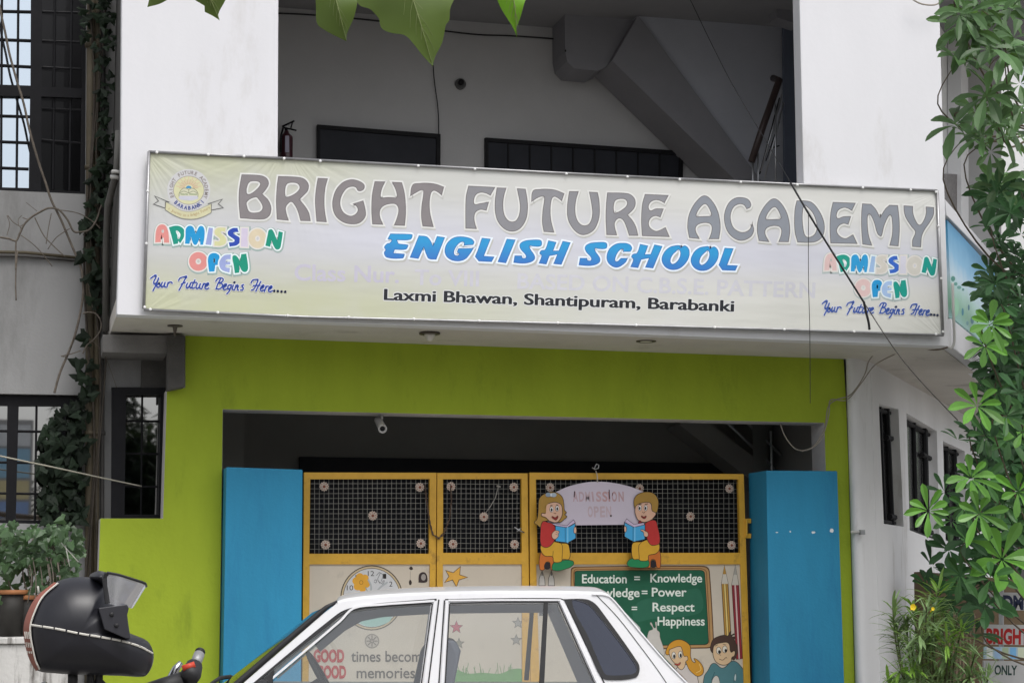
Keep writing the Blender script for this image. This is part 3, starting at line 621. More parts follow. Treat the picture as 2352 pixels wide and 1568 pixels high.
# ADMISSION OPEN and the script line, once bright at the left, once faded at the right
def blob(c, rx, ry): return ell(c[0], c[1], rx, ry, 22)
ADM = [('A', [[(158, 425, 1), (168, 260), (200, 165), (265, 128), (330, 150), (372, 240), (390, 430, 1), (305, 430, 1), (300, 350, 1), (272, 348, 1), (262, 300), (250, 420, 1)], blob((284, 240), 20, 30)]),
       ('D', [[(385, 175, 1), (500, 148), (590, 170), (645, 240), (632, 340), (570, 440, 1), (540, 400, 1), (535, 445, 1), (462, 460, 1), (430, 330)], [(505, 230), (560, 262), (575, 310), (540, 370), (525, 310)]]),
       ('M', [[(660, 300, 0), (665, 200), (700, 158), (750, 150), (790, 180), (830, 285, 1), (880, 170), (930, 152), (970, 200), (975, 330), (950, 465, 1), (905, 465, 1), (895, 350, 1), (850, 450), (815, 468), (780, 430), (750, 330, 1), (725, 450, 1), (652, 448, 1)]]),
       ('I', [[(1045, 180, 1), (1115, 190, 1), (1085, 470, 1), (990, 460, 1)]]),
       ('S', [[(1325, 185, 1), (1215, 180), (1150, 215), (1145, 285), (1200, 335), (1230, 370), (1215, 405), (1140, 405, 1), (1135, 480, 1), (1245, 480), (1320, 440), (1330, 365), (1290, 310), (1240, 265), (1255, 240), (1310, 250, 1)]]),
       ('T', [[(1520, 185, 1), (1440, 190), (1365, 240), (1365, 300), (1420, 345), (1470, 385), (1460, 415), (1375, 425, 1), (1390, 495, 1), (1500, 475), (1560, 420), (1555, 350), (1500, 310), (1450, 275), (1470, 258), (1535, 255, 1)]]),
       ('J', [[(1585, 190, 1), (1690, 190, 1), (1690, 500, 1), (1575, 495, 1)]]),
       ('O', [blob((1850, 360), 145, 160), blob((1852, 362), 42, 48)]),
       ('N', [[(2020, 290, 0), (2035, 225), (2075, 208), (2110, 235), (2150, 330), (2178, 385, 1), (2200, 240, 1), (2270, 260, 1), (2245, 430), (2220, 525), (2165, 543), (2120, 490), (2080, 390, 1), (2060, 500, 1), (1980, 480, 1)]]),
       ('o', [blob((872, 740), 153, 155), blob((872, 740), 45, 48)]),
       ('P', [[(1030, 700, 0), (1060, 625), (1140, 600), (1215, 640), (1215, 720), (1190, 800, 1), (1152, 800, 1), (1140, 905, 1), (1050, 910, 1), (1035, 800)], blob((1135, 725), 13, 42)]),
       ('E', [[(1410, 625, 1), (1300, 640), (1230, 720), (1220, 800), (1260, 880), (1385, 925, 1), (1395, 850, 1), (1320, 832), (1325, 795, 1), (1400, 790, 1), (1400, 745, 1), (1325, 745, 1), (1335, 708), (1405, 702, 1)]]),
       ('n', [[(1435, 700, 0), (1445, 645), (1490, 640), (1530, 680), (1562, 732, 1), (1580, 620, 1), (1665, 610, 1), (1695, 850), (1660, 912), (1600, 900), (1545, 800, 1), (1550, 925, 1), (1475, 935, 1), (1455, 800)]])]
SCR = [[(85, 1020), (130, 985), (172, 968), (165, 1010), (135, 1075), (145, 1115), (185, 1080), (215, 1015)], [(215, 1020), (180, 1110), (122, 1222)], [(222, 1105), (190, 1125), (188, 1160), (215, 1165), (240, 1130), (222, 1105)],
       [(275, 1085), (255, 1140), (268, 1165), (300, 1140), (322, 1085)], [(322, 1085), (310, 1150), (332, 1165)], [(372, 1085), (352, 1165)], [(360, 1125), (395, 1083), (430, 1085), (438, 1100)],
       [(545, 1055), (570, 1015), (640, 993), (677, 988), (650, 1035), (600, 1130), (552, 1215)], [(590, 1115), (655, 1085)], [(692, 1100), (670, 1155), (690, 1180), (722, 1145), (745, 1098)], [(745, 1098), (730, 1160), (752, 1180)],
       [(815, 1045), (765, 1160), (782, 1186), (808, 1172)], [(752, 1088), (840, 1088)], [(855, 1105), (832, 1165), (852, 1190), (885, 1158), (905, 1108)], [(905, 1108), (890, 1172), (912, 1190)], [(958, 1105), (928, 1192)], [(938, 1150), (975, 1105), (990, 1108)],
       [(985, 1160), (1035, 1125), (1038, 1098), (1005, 1110), (980, 1165), (998, 1195), (1045, 1180)],
       [(1160, 1068), (1190, 1025), (1250, 1013), (1283, 1035), (1258, 1078), (1205, 1098)], [(1205, 1098), (1262, 1108), (1268, 1150), (1222, 1192), (1160, 1192)], [(1235, 1035), (1190, 1120), (1170, 1185)],
       [(1288, 1172), (1332, 1142), (1332, 1112), (1300, 1125), (1280, 1180), (1298, 1206), (1340, 1195)], [(1412, 1130), (1378, 1132), (1355, 1175), (1372, 1200), (1408, 1165), (1422, 1128)], [(1422, 1128), (1385, 1225), (1342, 1275)],
       [(1452, 1130), (1430, 1190), (1448, 1210)], [(1467, 1083), (1469, 1088)], [(1495, 1130), (1470, 1212)], [(1482, 1170), (1518, 1130), (1530, 1145), (1515, 1200), (1535, 1215)], [(1618, 1125), (1590, 1140), (1612, 1175), (1605, 1208), (1572, 1213)],
       [(1742, 1098), (1770, 1052), (1830, 1038), (1858, 1045), (1832, 1115), (1790, 1195), (1752, 1215)], [(1905, 1072), (1855, 1160), (1822, 1232)], [(1780, 1140), (1890, 1135)],
       [(1902, 1192), (1950, 1165), (1950, 1132), (1918, 1148), (1895, 1200), (1915, 1227), (1960, 1210)], [(1992, 1150), (1965, 1236)], [(1978, 1190), (2010, 1150), (2028, 1150)], [(2038, 1202), (2082, 1178), (2085, 1148), (2050, 1162), (2030, 1212), (2050, 1241), (2095, 1225)],
       [(2125, 1225), (2128, 1226)], [(2185, 1230), (2188, 1231)], [(2245, 1236), (2248, 1237)], [(2308, 1240), (2311, 1241)]]
A1, A2 = crop(430, 640, 850, 2352), crop(2400, 730, 2800, 2352)
def right(l, script=False):
    if script: return A2([(86 + .925 * p[0], -19.5 - .006 * p[0] + .98 * p[1]) + tuple(p[2:]) for p in l])
    return A2([(56 + .926 * p[0] + (14 if p[1] > 560 else 0), -10.3 - .0133 * p[0] + .982 * p[1]) + tuple(p[2:]) for p in l])
CL = dict(A='d98d88', D='16927e', M='1c94cf', I='98a3d3', S='cfcf9f', T='2a49ac', J='cfc6da', O='d6c9ae', N='119178', o='d98e8a', P='1592ce', E='9aa6d6', n='129077')
CR_ = dict(A='d9bcba', D='1c9a88', M='2a9ad4', I='9dbbe0', S='cfcbc2', T='3566c4', J='d0cfdc', O='cfccc4', N='16988c', o='dbbfbd', P='2496d2', E='a3bee4', n='169a8c')
for fn, cm, nm in ((lambda l, s=False: A1(l), CL, 'admission_lettering'), (right, CR_, 'admission_lettering')):
    art = Art(BP); lst = SCR if fn is not right else SCR[:-1]
    for c, l in ADM: art.line(sh(fn(l[0]), 1, 1.5), 11.5, ink('9cb0ac' if fn is not right else 'b0bcbc'), closed=True)
    for c, l in ADM:
        l = [fn(k) for k in l]
        art.glyph(l, ink(cm[c]), ink('e3eef0') if c in 'DMTNPnIE' else ink('dcd8d4'), 6.5)
    for l in lst: art.line(fn(l, True), 6.4, ink('d6d8de'))
    for l in lst: art.line(fn(l, True), 3.1, ink('26429a' if fn is not right else '3c5aa8'))
    art.build(nm, ban)

# address line and the sun-bleached class line
art = Art(BP)
ADR = 'Laxmi Bhawan, Shantipuram, Barabanki'
for dx, dy in ((-3, 0), (3, 0), (0, -2.4), (0, 2.4), (-2, -1.8), (2, -1.8), (-2, 1.8), (2, 1.8)): art.text(ADR, (882.5 + dx, 688.5 + dy), (1685 + dx, 715.2 + dy), 26, ink('dcddde'), bold=.008)
for dx, dy in ((-1.3, 0), (0, .35), (1.3, 0), (0, -.35)): art.text(ADR, (882.5 + dx, 688.5 + dy), (1685 + dx, 715.2 + dy), 26, ink('24262c'), bold=.008)
art.build('address_lettering', ban)
art = Art(BP); fa = ink('c2bfce')
art.text('Class Nur.', (676, 643), (916, 649), 38, fa, bold=.02)
fb = ink('c7c6d0')
art.text('To VIII', (952, 653), (1100, 657), 36, fb, bold=.02)
art.text('BASED ON C.B.S.E. PATTERN', (1188, 662), (1872, 684), 36, ink('cbcbd3'), bold=.02)
art.build('faded_lettering', ban)

# emblem
Mc = crop(430, 480, 690, 2265); art = Art(BP); kx = 260 / 2265 * 7 / 9
def MP(x, y): return Mc([(x, y)])[0]
c0 = MP(1110, 715); ringc = ink('9a958f')
art.poly(ell(c0[0], c0[1], 555 * kx, 545 * kx, 40), ink('c9c9cb'), sm=False)
art.poly(ell(c0[0], c0[1], 402 * kx, 372 * kx, 40), ringc, sm=False)
art.poly(ell(c0[0], c0[1], 385 * kx, 356 * kx, 40), ink('cfceA8'.lower()), sm=False)
for k in range(19):
    a = R(180 + 10 * k); r0, r1 = 110, 330 if k % 2 else 250
    art.line([MP(1110 + r0 * math.cos(a), 660 + r0 * .9 * math.sin(a)), MP(1110 + r1 * math.cos(a), 660 + r1 * .9 * math.sin(a))], 1.6, ink('d0b49c' if k % 2 else 'c4ab8c'), sm=False)
art.poly([MP(1030, 665), MP(1060, 610), MP(1110, 595), MP(1160, 615), MP(1190, 665)], ink('3f8cc0'), sm=False)
art.poly(Mc([(1110, 700, 1), (1180, 660), (1260, 680), (1340, 780, 1), (1340, 915, 1), (1110, 900, 1), (860, 915, 1), (870, 780, 1), (960, 670), (1040, 665)]), ink('cdcdb4'))
art.poly(Mc([(860, 860), (1340, 860), (1360, 930), (1180, 985), (900, 960), (850, 920)]), ink('c3c4d0'), sm=False)
for l in ([(860, 880), (870, 780), (960, 670), (1050, 668), (1110, 700)], [(1345, 890), (1340, 780), (1250, 680), (1170, 668), (1110, 700)], [(1110, 690), (1110, 790)], [(880, 790), (980, 740), (1110, 790)], [(1110, 790), (1230, 740), (1330, 800)]): art.line(Mc(l), 1.5, ink('8d9178'))
for a_, b_ in ((905, 1000), (1030, 1075), (1130, 1310)): art.line(Mc([(a_, 815), (b_, 822)]), 2.6, ink('8a9a78'), sm=False)
art.arc_text('BRIGHT FUTURE ACADEMY', c0, 416 * kx, 160, 382, 8.2, ink('8f8785'), bold=.025)
art.arc_text('BARABANKI', c0, 500 * kx, 136, 40, 8.6, ink('47538f'), inside=True, bold=.04)
art.poly(Mc([(510, 1010, 1), (700, 1110), (900, 1230), (1110, 1265), (1320, 1225), (1540, 1130), (1690, 1060, 1), (1690, 1290, 1), (1500, 1390), (1300, 1450), (1110, 1460), (900, 1430), (680, 1330), (500, 1215, 1)]), ink('cdcaa6'))
art.line(Mc([(500, 1215), (680, 1330), (900, 1430), (1110, 1460), (1300, 1450), (1500, 1390), (1690, 1290)]), 2, ink('8f8f88'))
art.line(Mc([(510, 1010), (700, 1110), (900, 1230), (1110, 1265), (1320, 1225), (1540, 1130), (1690, 1060)]), 1.4, ink('a6a49a'))
for l in ([(610, 1025), (230, 860), (330, 990), (205, 1075), (505, 1175), (520, 1010), (600, 1020)], [(1600, 1065), (1975, 945), (1870, 1065), (1995, 1165), (1690, 1225), (1690, 1070)]): art.line(Mc(l), 1.9, ink('6a6a6a'), sm=False)
art.line(Mc([(505, 1010), (505, 1215)]), 1.7, ink('7a7a72'), sm=False); art.line(Mc([(1690, 1060), (1690, 1290)]), 1.7, ink('7a7a72'), sm=False)
q0 = []
for i, ch in enumerate('A Journey to a Bright Future'):
    if ch == ' ': continue
    t = i / 27; x = 570 + 1060 * t; y = 1215 + 185 * math.sin(math.pi * min(1, max(0, t))) - 20 * t; dy = (185 * math.pi * math.cos(math.pi * t) - 20) / 1060
    a_ = MP(x, y); b_ = MP(x + 34, y + 34 * dy); art.text(ch, a_, b_, 6.5, ink('b59f78'), bold=.01)
art.build('emblem', ban)

# flex print with a blue sky and green meadow on the balcony's angled side
sb = thing('picture_banner', 'blue and green landscape print stretched on the angled right side of the balcony', 'banner', tuple(KP(2210, 640)))
SBp = Plane(KP.o + KN * -.02, KN)
def scenic():
    mt = bpy.data.materials.new('landscape_print'); mt.use_nodes = True; t = mt.node_tree; N, L = t.nodes, t.links
    b = N['Principled BSDF']; b.inputs['Roughness'].default_value = .45
    tc = N.new('ShaderNodeTexCoord'); sx = N.new('ShaderNodeSeparateXYZ'); L.new(tc.outputs['Generated'], sx.inputs[0])
    n = N.new('ShaderNodeTexNoise'); n.inputs['Scale'].default_value = 5; n.inputs['Detail'].default_value = 4; L.new(tc.outputs['Object'], n.inputs['Vector'])
    ad = N.new('ShaderNodeMath'); ad.operation = 'MULTIPLY_ADD'; L.new(n.outputs['Fac'], ad.inputs[0]); ad.inputs[1].default_value = .18; L.new(sx.outputs[2], ad.inputs[2])
    cr = N.new('ShaderNodeValToRGB'); e = cr.color_ramp.elements; e[0].position = .10; e[0].color = (*hexl('9cc4c0'), 1); e[1].position = 1.0; e[1].color = (*hexl('3f92c0'), 1)
    for p, c in ((.22, '86b79c'), (.40, 'a9cfc4'), (.55, 'c2d9e8'), (.75, '7fb8dc')): k = e.new(p); k.color = (*hexl(c), 1)
    L.new(ad.outputs[0], cr.inputs[0]); L.new(cr.outputs[0], b.inputs['Base Color']); return mt
MB().slab(SBp, [[(2175.5, 505), (2300, 640), (2296, 818), (2187, 729)]], .03, scenic(), off=.0).build('sheet', sb)
art = Art(SBp)
for (x, y, rx, ry, c) in ((2189, 640, 5, 6, '4f8f84'), (2195, 652, 4, 4, '5a9a92'), (2203, 660, 5, 4, '6aa39c'), (2212, 665, 3, 3, '5a948e'), (2194, 705, 9, 22, '9fd0b4'), (2211, 716, 2.5, 9, '4c8aa0'), (2225, 706, 2, 7, '4c7f94'), (2233, 735, 4, 9, '5b8896'), (2222, 742, 3, 5, '7aa6ac')): art.poly(ell(x, y, rx, ry, 12), ink(c), sm=False)
art.build('print', sb)
# ------------------------------------------------------------------ gate pillars
def chips(pl, lst, parent):
    a = Art(pl); 
    for (x, y, rx, ry) in lst:
        n = 9; a.poly([(x + rx * random.uniform(.6, 1.2) * math.cos(2 * math.pi * i / n), y + ry * random.uniform(.6, 1.2) * math.sin(2 * math.pi * i / n)) for i in range(n)], ink('d8dde0'), sm=False)
    a.build('paint_chips', parent)
for k, (lo, dp, lab) in enumerate(((((520, 1072), (695, 1078), (690, 1775), (508, 1775)), .35, 'plain blue square pillar left of the yellow gate'), (((1760, 1080), (1923, 1081), (1946, 1775), (1772, 1775)), .41, 'blue square pillar right of the yellow gate, with white chipped spots'))):
    t = thing('gate_pillar', lab, 'pillar', tuple(at(lo[3][0], lo[3][1] - 30, 14.85)), 'blue gate pillars')
    MB().slab(YP(14.85), [list(lo)], dp, M_blue).build('shaft', t, bevel=.008)
    if k: chips(YP(14.85), [(1784, 1222, 4, 1.5), (1815, 1220, 2, 3), (1868, 1222, 5, 3.5), (1911, 1218, 5.5, 5), (1788, 1452, 1.2, 20)][:4], t)
# ------------------------------------------------------------------ gates
M_yel = mat('ochre_gate_paint', (.64, .36, .04), rough=.45, spec=.4, var=.12, scale=5, bump=.08, bscale=30, dirt=(.16, .08, .03), dscale=5, dlo=.56, dhi=.78)
M_panel = mat('cream_gate_sheet', (.58, .51, .42), rough=.6, var=.05, scale=2, dirt=(.36, .32, .27), dscale=3, dlo=.6, dhi=.85)
M_wire = mat('wire_mesh_steel', (.30, .29, .27), rough=.5, metal=.4, var=.2, scale=10)
M_ros = mat('rosette_white', (.47, .38, .32), rough=.6, var=.2, scale=30); M_ros2 = mat('rosette_brown', (.22, .07, .04), rough=.7)
Q = YP(YQ); QP = YP(YQ + .012)
GC, GR = crop(850, 1350, 1600, 1766), crop(1500, 1350, 2250, 1766)
def rect(fn, x0, y0, x1, y1, dx=0): return fn([(x0, y0), (x1, y0), (x1 + dx, y1), (x0 + dx, y1)])
def wire(fn, x0, y0, x1, y1, nx, ny):
    mb = MB(); pw = YP(YQ + .028)
    for i in range(1, nx):
        x = x0 + (x1 - x0) * i / nx + random.uniform(-1, 1); (a, b) = fn([(x, y0), (x + random.uniform(-3, 3) + (4 if fn is GR else -2), y1)]); mb.tube([pw(*a), pw(*b)], .0021, M_wire, n=4, caps=False)
    for i in range(1, ny):
        y = y0 + (y1 - y0) * i / ny + random.uniform(-1.5, 1.5); p = fn([(x0, y), ((x0 + x1) / 2, y + random.uniform(-3, 3)), (x1, y + random.uniform(-3, 3))]); mb.tube([pw(q[0], q[1], .003) for q in p], .0021, M_wire, n=4, caps=False)
    return mb
ros_me = None
def rosette(fn, x, y, parent):
    global ros_me
    p = Q(*fn([(x, y)])[0], .012)
    if ros_me is None:
        mb = MB(); n = 12; v = [(0, -.012, 0)]
        for i in range(n * 2):
            a = math.pi * i / n; r = .042 if i % 2 == 0 else .034; v.append((r * math.cos(a), -.004, r * math.sin(a)))
        mb.add(v, [(0, i + 1, (i + 1) % (2 * n) + 1) for i in range(2 * n)], M_ros)
        mb.lathe((0, -.008, 0), (0, -1, 0), [(0, .013), (.005, .011), (.007, .004)], M_ros2, n=10)
        for i in range(8):
            a = 2 * math.pi * i / 8; mb.lathe((.026 * math.cos(a), -.0075, .026 * math.sin(a)), (0, -1, 0), [(0, .004), (.002, .003)], M_ros2, n=6)
        mb.v = [tuple(q) for q in mb.v]
        o = mb.build('rosette'); ros_me = o
    else:
        o = ros_me.copy(); COL.objects.link(o)
    o.parent = parent; o.location = p - parent.location; o.rotation_euler = (0, random.uniform(0, 6), 0)
GY = 2010                                             # gate foot in crop units
lg = thing('gate', 'left yellow framed gate with a wicket, two mesh lights and a painted clock', 'gate', tuple(Q(950, 1700)), 'yellow school gates')
fr = MB()
fr.slab(Q, [GC([(112, 104), (1034, 106), (1020, GY), (96, GY)]), rect(GC, 154, 150, 986, 668, -4), rect(GC, 152, 742, 988, 1960, -12)], .04, M_yel)
fr.slab(Q, [GC([(1039, 107), (1668, 110), (1690, GY), (1030, GY)]), rect(GC, 1078, 150, 1624, 662, 2), rect(GC, 1078, 742, 1628, 1960, 4)], .04, M_yel)
fr.build('frame', lg, bevel=.006)
MB().slab(QP, [rect(GC, 140, 735, 1000, 1980, -12)], .01, M_panel).build('panel', lg)
MB().slab(QP, [rect(GC, 1066, 735, 1640, 1980, 4)], .01, M_panel).build('panel', lg)
wire(GC, 152, 148, 990, 670, 25, 15).build('wire_mesh', lg)
wire(GC, 1076, 148, 1628, 664, 17, 15).build('wire_mesh', lg)
for x, y in ((250, 203), (915, 208), (588, 405), (260, 607), (922, 598), (1132, 203), (1568, 207), (1360, 413), (1145, 602), (1573, 604)): rosette(GC, x, y, lg)
rg = thing('gate', 'right yellow framed gate with a painted green blackboard and pencils', 'gate', tuple(Q(1460, 1700)), 'yellow school gates')
fr = MB()
fr.slab(Q, [GR([(150, 105), (1640, 115), (1700, GY), (160, GY)]), rect(GR, 193, 152, 1602, 662, 12), rect(GR, 196, 742, 1616, 1960, 36)], .04, M_yel)
fr.tube([Q(*GR([(1655, 430)])[0], .01), Q(*GR([(1655, 550)])[0], .01)], .012, M_yel, n=8)
for y in (440, 545): fr.slab(Q, [rect(GR, 1640, y - 16, 1690, y + 16)], .03, M_yel, off=.006)
fr.build('frame', rg, bevel=.006)
MB().slab(QP, [rect(GR, 184, 735, 1640, 1980, 30)], .01, M_panel).build('panel', rg)
wire(GR, 190, 148, 1606, 664, 40, 15).build('wire_mesh', rg)
for x, y in ((290, 210), (912, 216), (1535, 217), (1265, 410), (1550, 610), (330, 612)): rosette(GR, x, y, rg)
M_chain = mat('rusty_chain', (.09, .06, .045), rough=.8, var=.3, scale=20)
ch = MB()
def chain(pts):
    pts = [Vector(p) for p in pts]
    for a, b in zip(pts, pts[1:]):
        n = max(1, int((b - a).length / .022))
        for i in range(n):
            p, q = a.lerp(b, i / n), a.lerp(b, (i + 1) / n); d = (q - p) * .35; s_ = (q - p).orthogonal().normalized() * .007 if i % 2 else Vector((0, -.007, 0))
            ch.tube([p - d, p + s_, q + s_, q + d, q - s_, p - s_, p - d], .0042, M_chain, n=4, caps=False)
cq = lambda x, y: Q(*GC([(x, y)])[0], .02)
chain([cq(950, 190), cq(960, 300), cq(985, 460), cq(1005, 535), cq(1045, 562), cq(1080, 530), cq(1120, 430), cq(1135, 300), cq(1128, 195)])
tag(ch.build('chain'), 'rusty chain looped round the two posts of the left gate', 'chain')
wr = MB(); wr.tube([cq(1460, 200), cq(1440, 280), cq(1405, 340), cq(1372, 385)], .004, M_wire, n=6); wr.tube([cq(1448, 198), cq(1475, 205)], .008, M_wire, n=6)
tag(wr.build('wire_tie', smooth=True), 'bent piece of pale wire hooked in the mesh of the wicket', 'wire')
bo = MB(); bo.tube([cq(1572, 484), cq(1600, 505), cq(1640, 522)], .006, M_steel, n=6); bo.tube([cq(1590, 515), cq(1618, 490)], .005, M_steel, n=6); bo.build('bolt', lg, smooth=True)

# paintings on the left gate
PNL = YP(YQ + .012); art = Art(PNL, off=.001)
k1 = lambda h: ink(h)
cc = GC([(583, 975)])[0]; u = .33031
art.poly(ell(*cc, 218 * u, 226 * u, 44), k1('4a4038'), sm=False); art.poly(ell(*cc, 211 * u, 219 * u, 44), k1('c2b08f'), sm=False)
art.poly(ell(*cc, 200 * u, 207 * u, 44), k1('55493e'), sm=False); art.poly(ell(*cc, 196 * u, 203 * u, 44), k1('c8c8ca'), sm=False)
art.poly(GC([(470, 1105), (560, 1060), (640, 1075), (720, 1110), (650, 1165), (540, 1170)]), k1('9fc4bb'))
for s_, x, y in (('12', 556, 823), ('11', 470, 850), ('10', 410, 922), ('1', 662, 842), ('2', 705, 896), ('9', 392, 985), ('3', 730, 985)):
    a_, b_ = GC([(x, y), (x + 22 * len(s_), y)]); art.text(s_, a_, b_, 36 * u, k1('2e2a28'), bold=.0)
fc = (510, 868)
for i in range(6):
    a = R(60 * i + 15); p = GC([(fc[0] + 36 * math.cos(a), fc[1] + 40 * math.sin(a))])[0]; art.poly(ell(p[0], p[1], 9, 9, 12), k1('dba23a'), sm=False)
p = GC([fc])[0]; art.poly(ell(*p, 9, 9, 12), k1('dba23a'), sm=False); art.line(ell(*p, 4, 4.5, 12), 1.4, k1('a8762a'), closed=True, sm=False)
art.line(GC([(560, 850), (578, 890), (576, 945)]), 4, k1('a9aeb0')); art.line(GC([(690, 868), (640, 905), (606, 948)]), 4, k1('a9aeb0')); art.line(GC([(540, 900), (560, 945)]), 2, k1('8f9a90'))
for l in ([(615, 820), (640, 800), (625, 850), (660, 880)], [(640, 800), (660, 815), (650, 860)], [(600, 855), (615, 850), (612, 870), (598, 862)], [(660, 880), (670, 855), (655, 868)], [(625, 850), (640, 875)]): art.line(GC(l), 1.5, k1('7d7f82'))
art.poly(GC([(842, 770, 1), (858, 757), (872, 775, 1), (855, 782)]), k1('3a302b')); art.poly(GC([(850, 845, 1), (862, 868), (850, 886), (842, 866)]), k1('3a302b'))
art.line(GC([(852, 790), (851, 842)]), .8, k1('8a8178'))
art.poly(GC([(908, 868, 1), (912, 815), (930, 798), (955, 800), (970, 830), (968, 862), (945, 870)]), k1('3b3030')); p = GC([(943, 832)])[0]; art.poly(ell(*p, 5.5, 7.5, 14), k1('9b948e'), sm=False)
star = [(1098, 785), (1150, 800), (1200, 757), (1195, 815), (1250, 832), (1190, 850), (1172, 900), (1145, 850), (1090, 868), (1120, 825)]
art.poly(GC(star), k1('dba648'), sm=False); art.line(GC(star), 1.5, k1('57422c'), closed=True, sm=False)
def mini(cx, cy, r, c, e):
    s_ = [(cx + (r if i % 2 == 0 else r * .42) * math.sin(math.pi * i / 5), cy - (r if i % 2 == 0 else r * .42) * math.cos(math.pi * i / 5)) for i in range(10)]
    art.poly(GC(s_), k1(c), sm=False); art.line(GC(s_), 1.2, k1(e), closed=True, sm=False)
mini(1172, 1180, 46, 'b4505c', '5a3038'); mini(1190, 1292, 38, '8a8676', '504a40'); mini(1600, 1150, 40, '9a968e', '5a554e'); mini(1588, 1268, 40, '9a968e', '5a554e')
art.poly(GC([(1090, 1490), (1160, 1470), (1250, 1500), (1350, 1495), (1480, 1500), (1560, 1470), (1635, 1480), (1640, 1640), (1085, 1640)]), k1('6f9c62'))
for i in range(26):
    x = random.uniform(1095, 1630); h = random.uniform(25, 75); art.line(GC([(x, 1510), (x + random.uniform(-22, 22), 1500 - h)]), 1.3, k1('6a8f5a'), sm=False)
p = GC([(585, 1275)])[0]; art.poly(ell(*p, 17, 17, 20), k1('8d857a'), sm=False); art.poly(ell(*p, 14, 14, 20), k1('b6ada0'), sm=False)
for i in range(8): a = R(45 * i); art.line([(p[0] + 3 * math.cos(a), p[1] + 3 * math.sin(a)), (p[0] + 12 * math.cos(a), p[1] + 12 * math.sin(a))], 2.6, k1('7a7268'), sm=False)
def tx(s_, fn, x0, y, x1, h, c, b=.015, shear=0): a_, b_ = fn([(x0, y), (x1, y)]); art.text(s_, a_, b_, h * u, k1(c), bold=b, shear=shear)
tx('GOOD', GC, 178, 1418, 392, 84, 'b43c38', .05); tx('times become', GC, 440, 1418, 975, 78, '5a544c', .012)
tx('GOOD', GC, 200, 1530, 405, 84, 'b43c38', .05); tx('memories', GC, 478, 1532, 885, 78, '5a544c', .012)
art.build('painting', lg)
# paintings on the right gate
art = Art(PNL, off=.001); Kc = crop(1880, 1640, 2240, 1501); uk = 360 / 1501 * 7 / 9
art.poly(GR([(436, 800, 0), (445, 765), (500, 757), (1340, 752), (1392, 765), (1405, 810), (1432, 1270), (1425, 1312), (1380, 1326), (480, 1330), (440, 1300)]), k1('5c4028'))
art.poly(GR([(442, 800, 0), (452, 772), (500, 764), (1340, 759), (1386, 772), (1398, 810), (1425, 1270), (1418, 1305), (1380, 1318), (480, 1322), (446, 1298)]), k1('b08a5c'))
art.line(GR([(460, 905), (462, 785), (520, 777), (1330, 771), (1374, 786), (1382, 830), (1404, 1250), (1398, 1290)]), 2.2, k1('8a6238'))
art.poly(GR([(462, 820, 0), (466, 792), (500, 786), (1330, 781), (1362, 790), (1370, 815), (1396, 1255), (1392, 1290), (1365, 1302), (490, 1306), (466, 1285)]), k1('0e2c22'))
art.poly(GR([(466, 820, 0), (470, 796), (500, 790), (1330, 785), (1358, 794), (1366, 815), (1391, 1255), (1387, 1286), (1362, 1297), (494, 1301), (470, 1280)]), k1('1f5c44'))
art.poly(GR([(900, 1010), (1100, 960), (1300, 910), (1340, 930), (1350, 1060), (1250, 1100), (1000, 1120), (880, 1130)]), k1('2c6650'))
W_ = 'dfe6de'
tx('Education', GR, 515, 872, 826, 62, W_, .018); tx('=', GR, 878, 866, 918, 56, W_, .018); tx('Knowledge', GR, 990, 866, 1350, 60, W_, .018)
tx('Knowledge', GR, 515, 968, 915, 62, W_, .018); tx('=', GR, 930, 962, 970, 52, W_, .018); tx('Power', GR, 1000, 964, 1242, 62, W_, .018)
tx('=', GR, 860, 1072, 898, 50, W_, .018); tx('Respect', GR, 1005, 1068, 1298, 62, W_, .018); tx('Happiness', GR, 1040, 1166, 1368, 62, W_, .018)
for x in (237, 302):
    art.line(GR([(x - 22, 895), (x - 20, 840), (x, 785), (x + 18, 840), (x + 22, 895)]), 1.3, k1('5a5550'), sm=False); art.poly(GR([(x - 20, 890), (x - 18, 842), (x, 800), (x + 16, 842), (x + 20, 890)]), k1('cfcac4'), sm=False)
    art.poly(GR([(x - 21, 888), (x + 21, 888), (x + 22, 1100), (x - 20, 1100)]), k1('4a4a4c'), sm=False); art.poly(GR([(x - 5, 820), (x, 785), (x + 5, 820)]), k1('5a5a5c'), sm=False)
def pencil(tip, l, r, bl, br, body, dark, lead):
    o_ = Kc([tip, r, br, bl, l]); art.line(o_, 1.8, k1('4a3a2e'), closed=True, sm=False); art.poly(o_, k1('c9c2b6'), sm=False)
    L_ = lambda a, b, t: (a[0] + (b[0] - a[0]) * t, a[1] + (b[1] - a[1]) * t)
    l2, r2 = (l[0], l[1] + 10), (r[0], r[1] + 10)
    art.poly(Kc([l2, r2, br, bl]), k1(body), sm=False)
    art.poly(Kc([L_(l2, r2, .36), L_(l2, r2, .6), L_(bl, br, .6), L_(bl, br, .36)]), k1(lead if dark == 'y' else 'd9b9b4'), sm=False)
    for t in (0.02, .32, .66, .98): art.line(Kc([L_(l2, r2, t), L_(bl, br, t)]), 1.2, k1('6a4a28' if dark == 'y' else '5e1f24'), sm=False)
    art.poly(Kc([tip, L_(tip, r, .5), L_(tip, l, .5)]), k1(body if dark == 'y' else 'aaa59c'), sm=False)
pencil((1080, 118), (1046, 335), (1124, 335), (1085, 1010), (1162, 1005), 'b58a3c', 'y', 'd8c07a')
pencil((1215, 115), (1172, 350), (1255, 350), (1228, 1272), (1300, 1262), '96303a', 'r', 'd9b9b4')
def kp(l, c, e=1.3, ec='3a3028', sm=True):
    l = [p if len(p) > 2 else p for p in l]; q = Kc(l); art.poly(q, k1(c), sm=sm); art.line(q, e, k1(ec), closed=True, sm=sm)
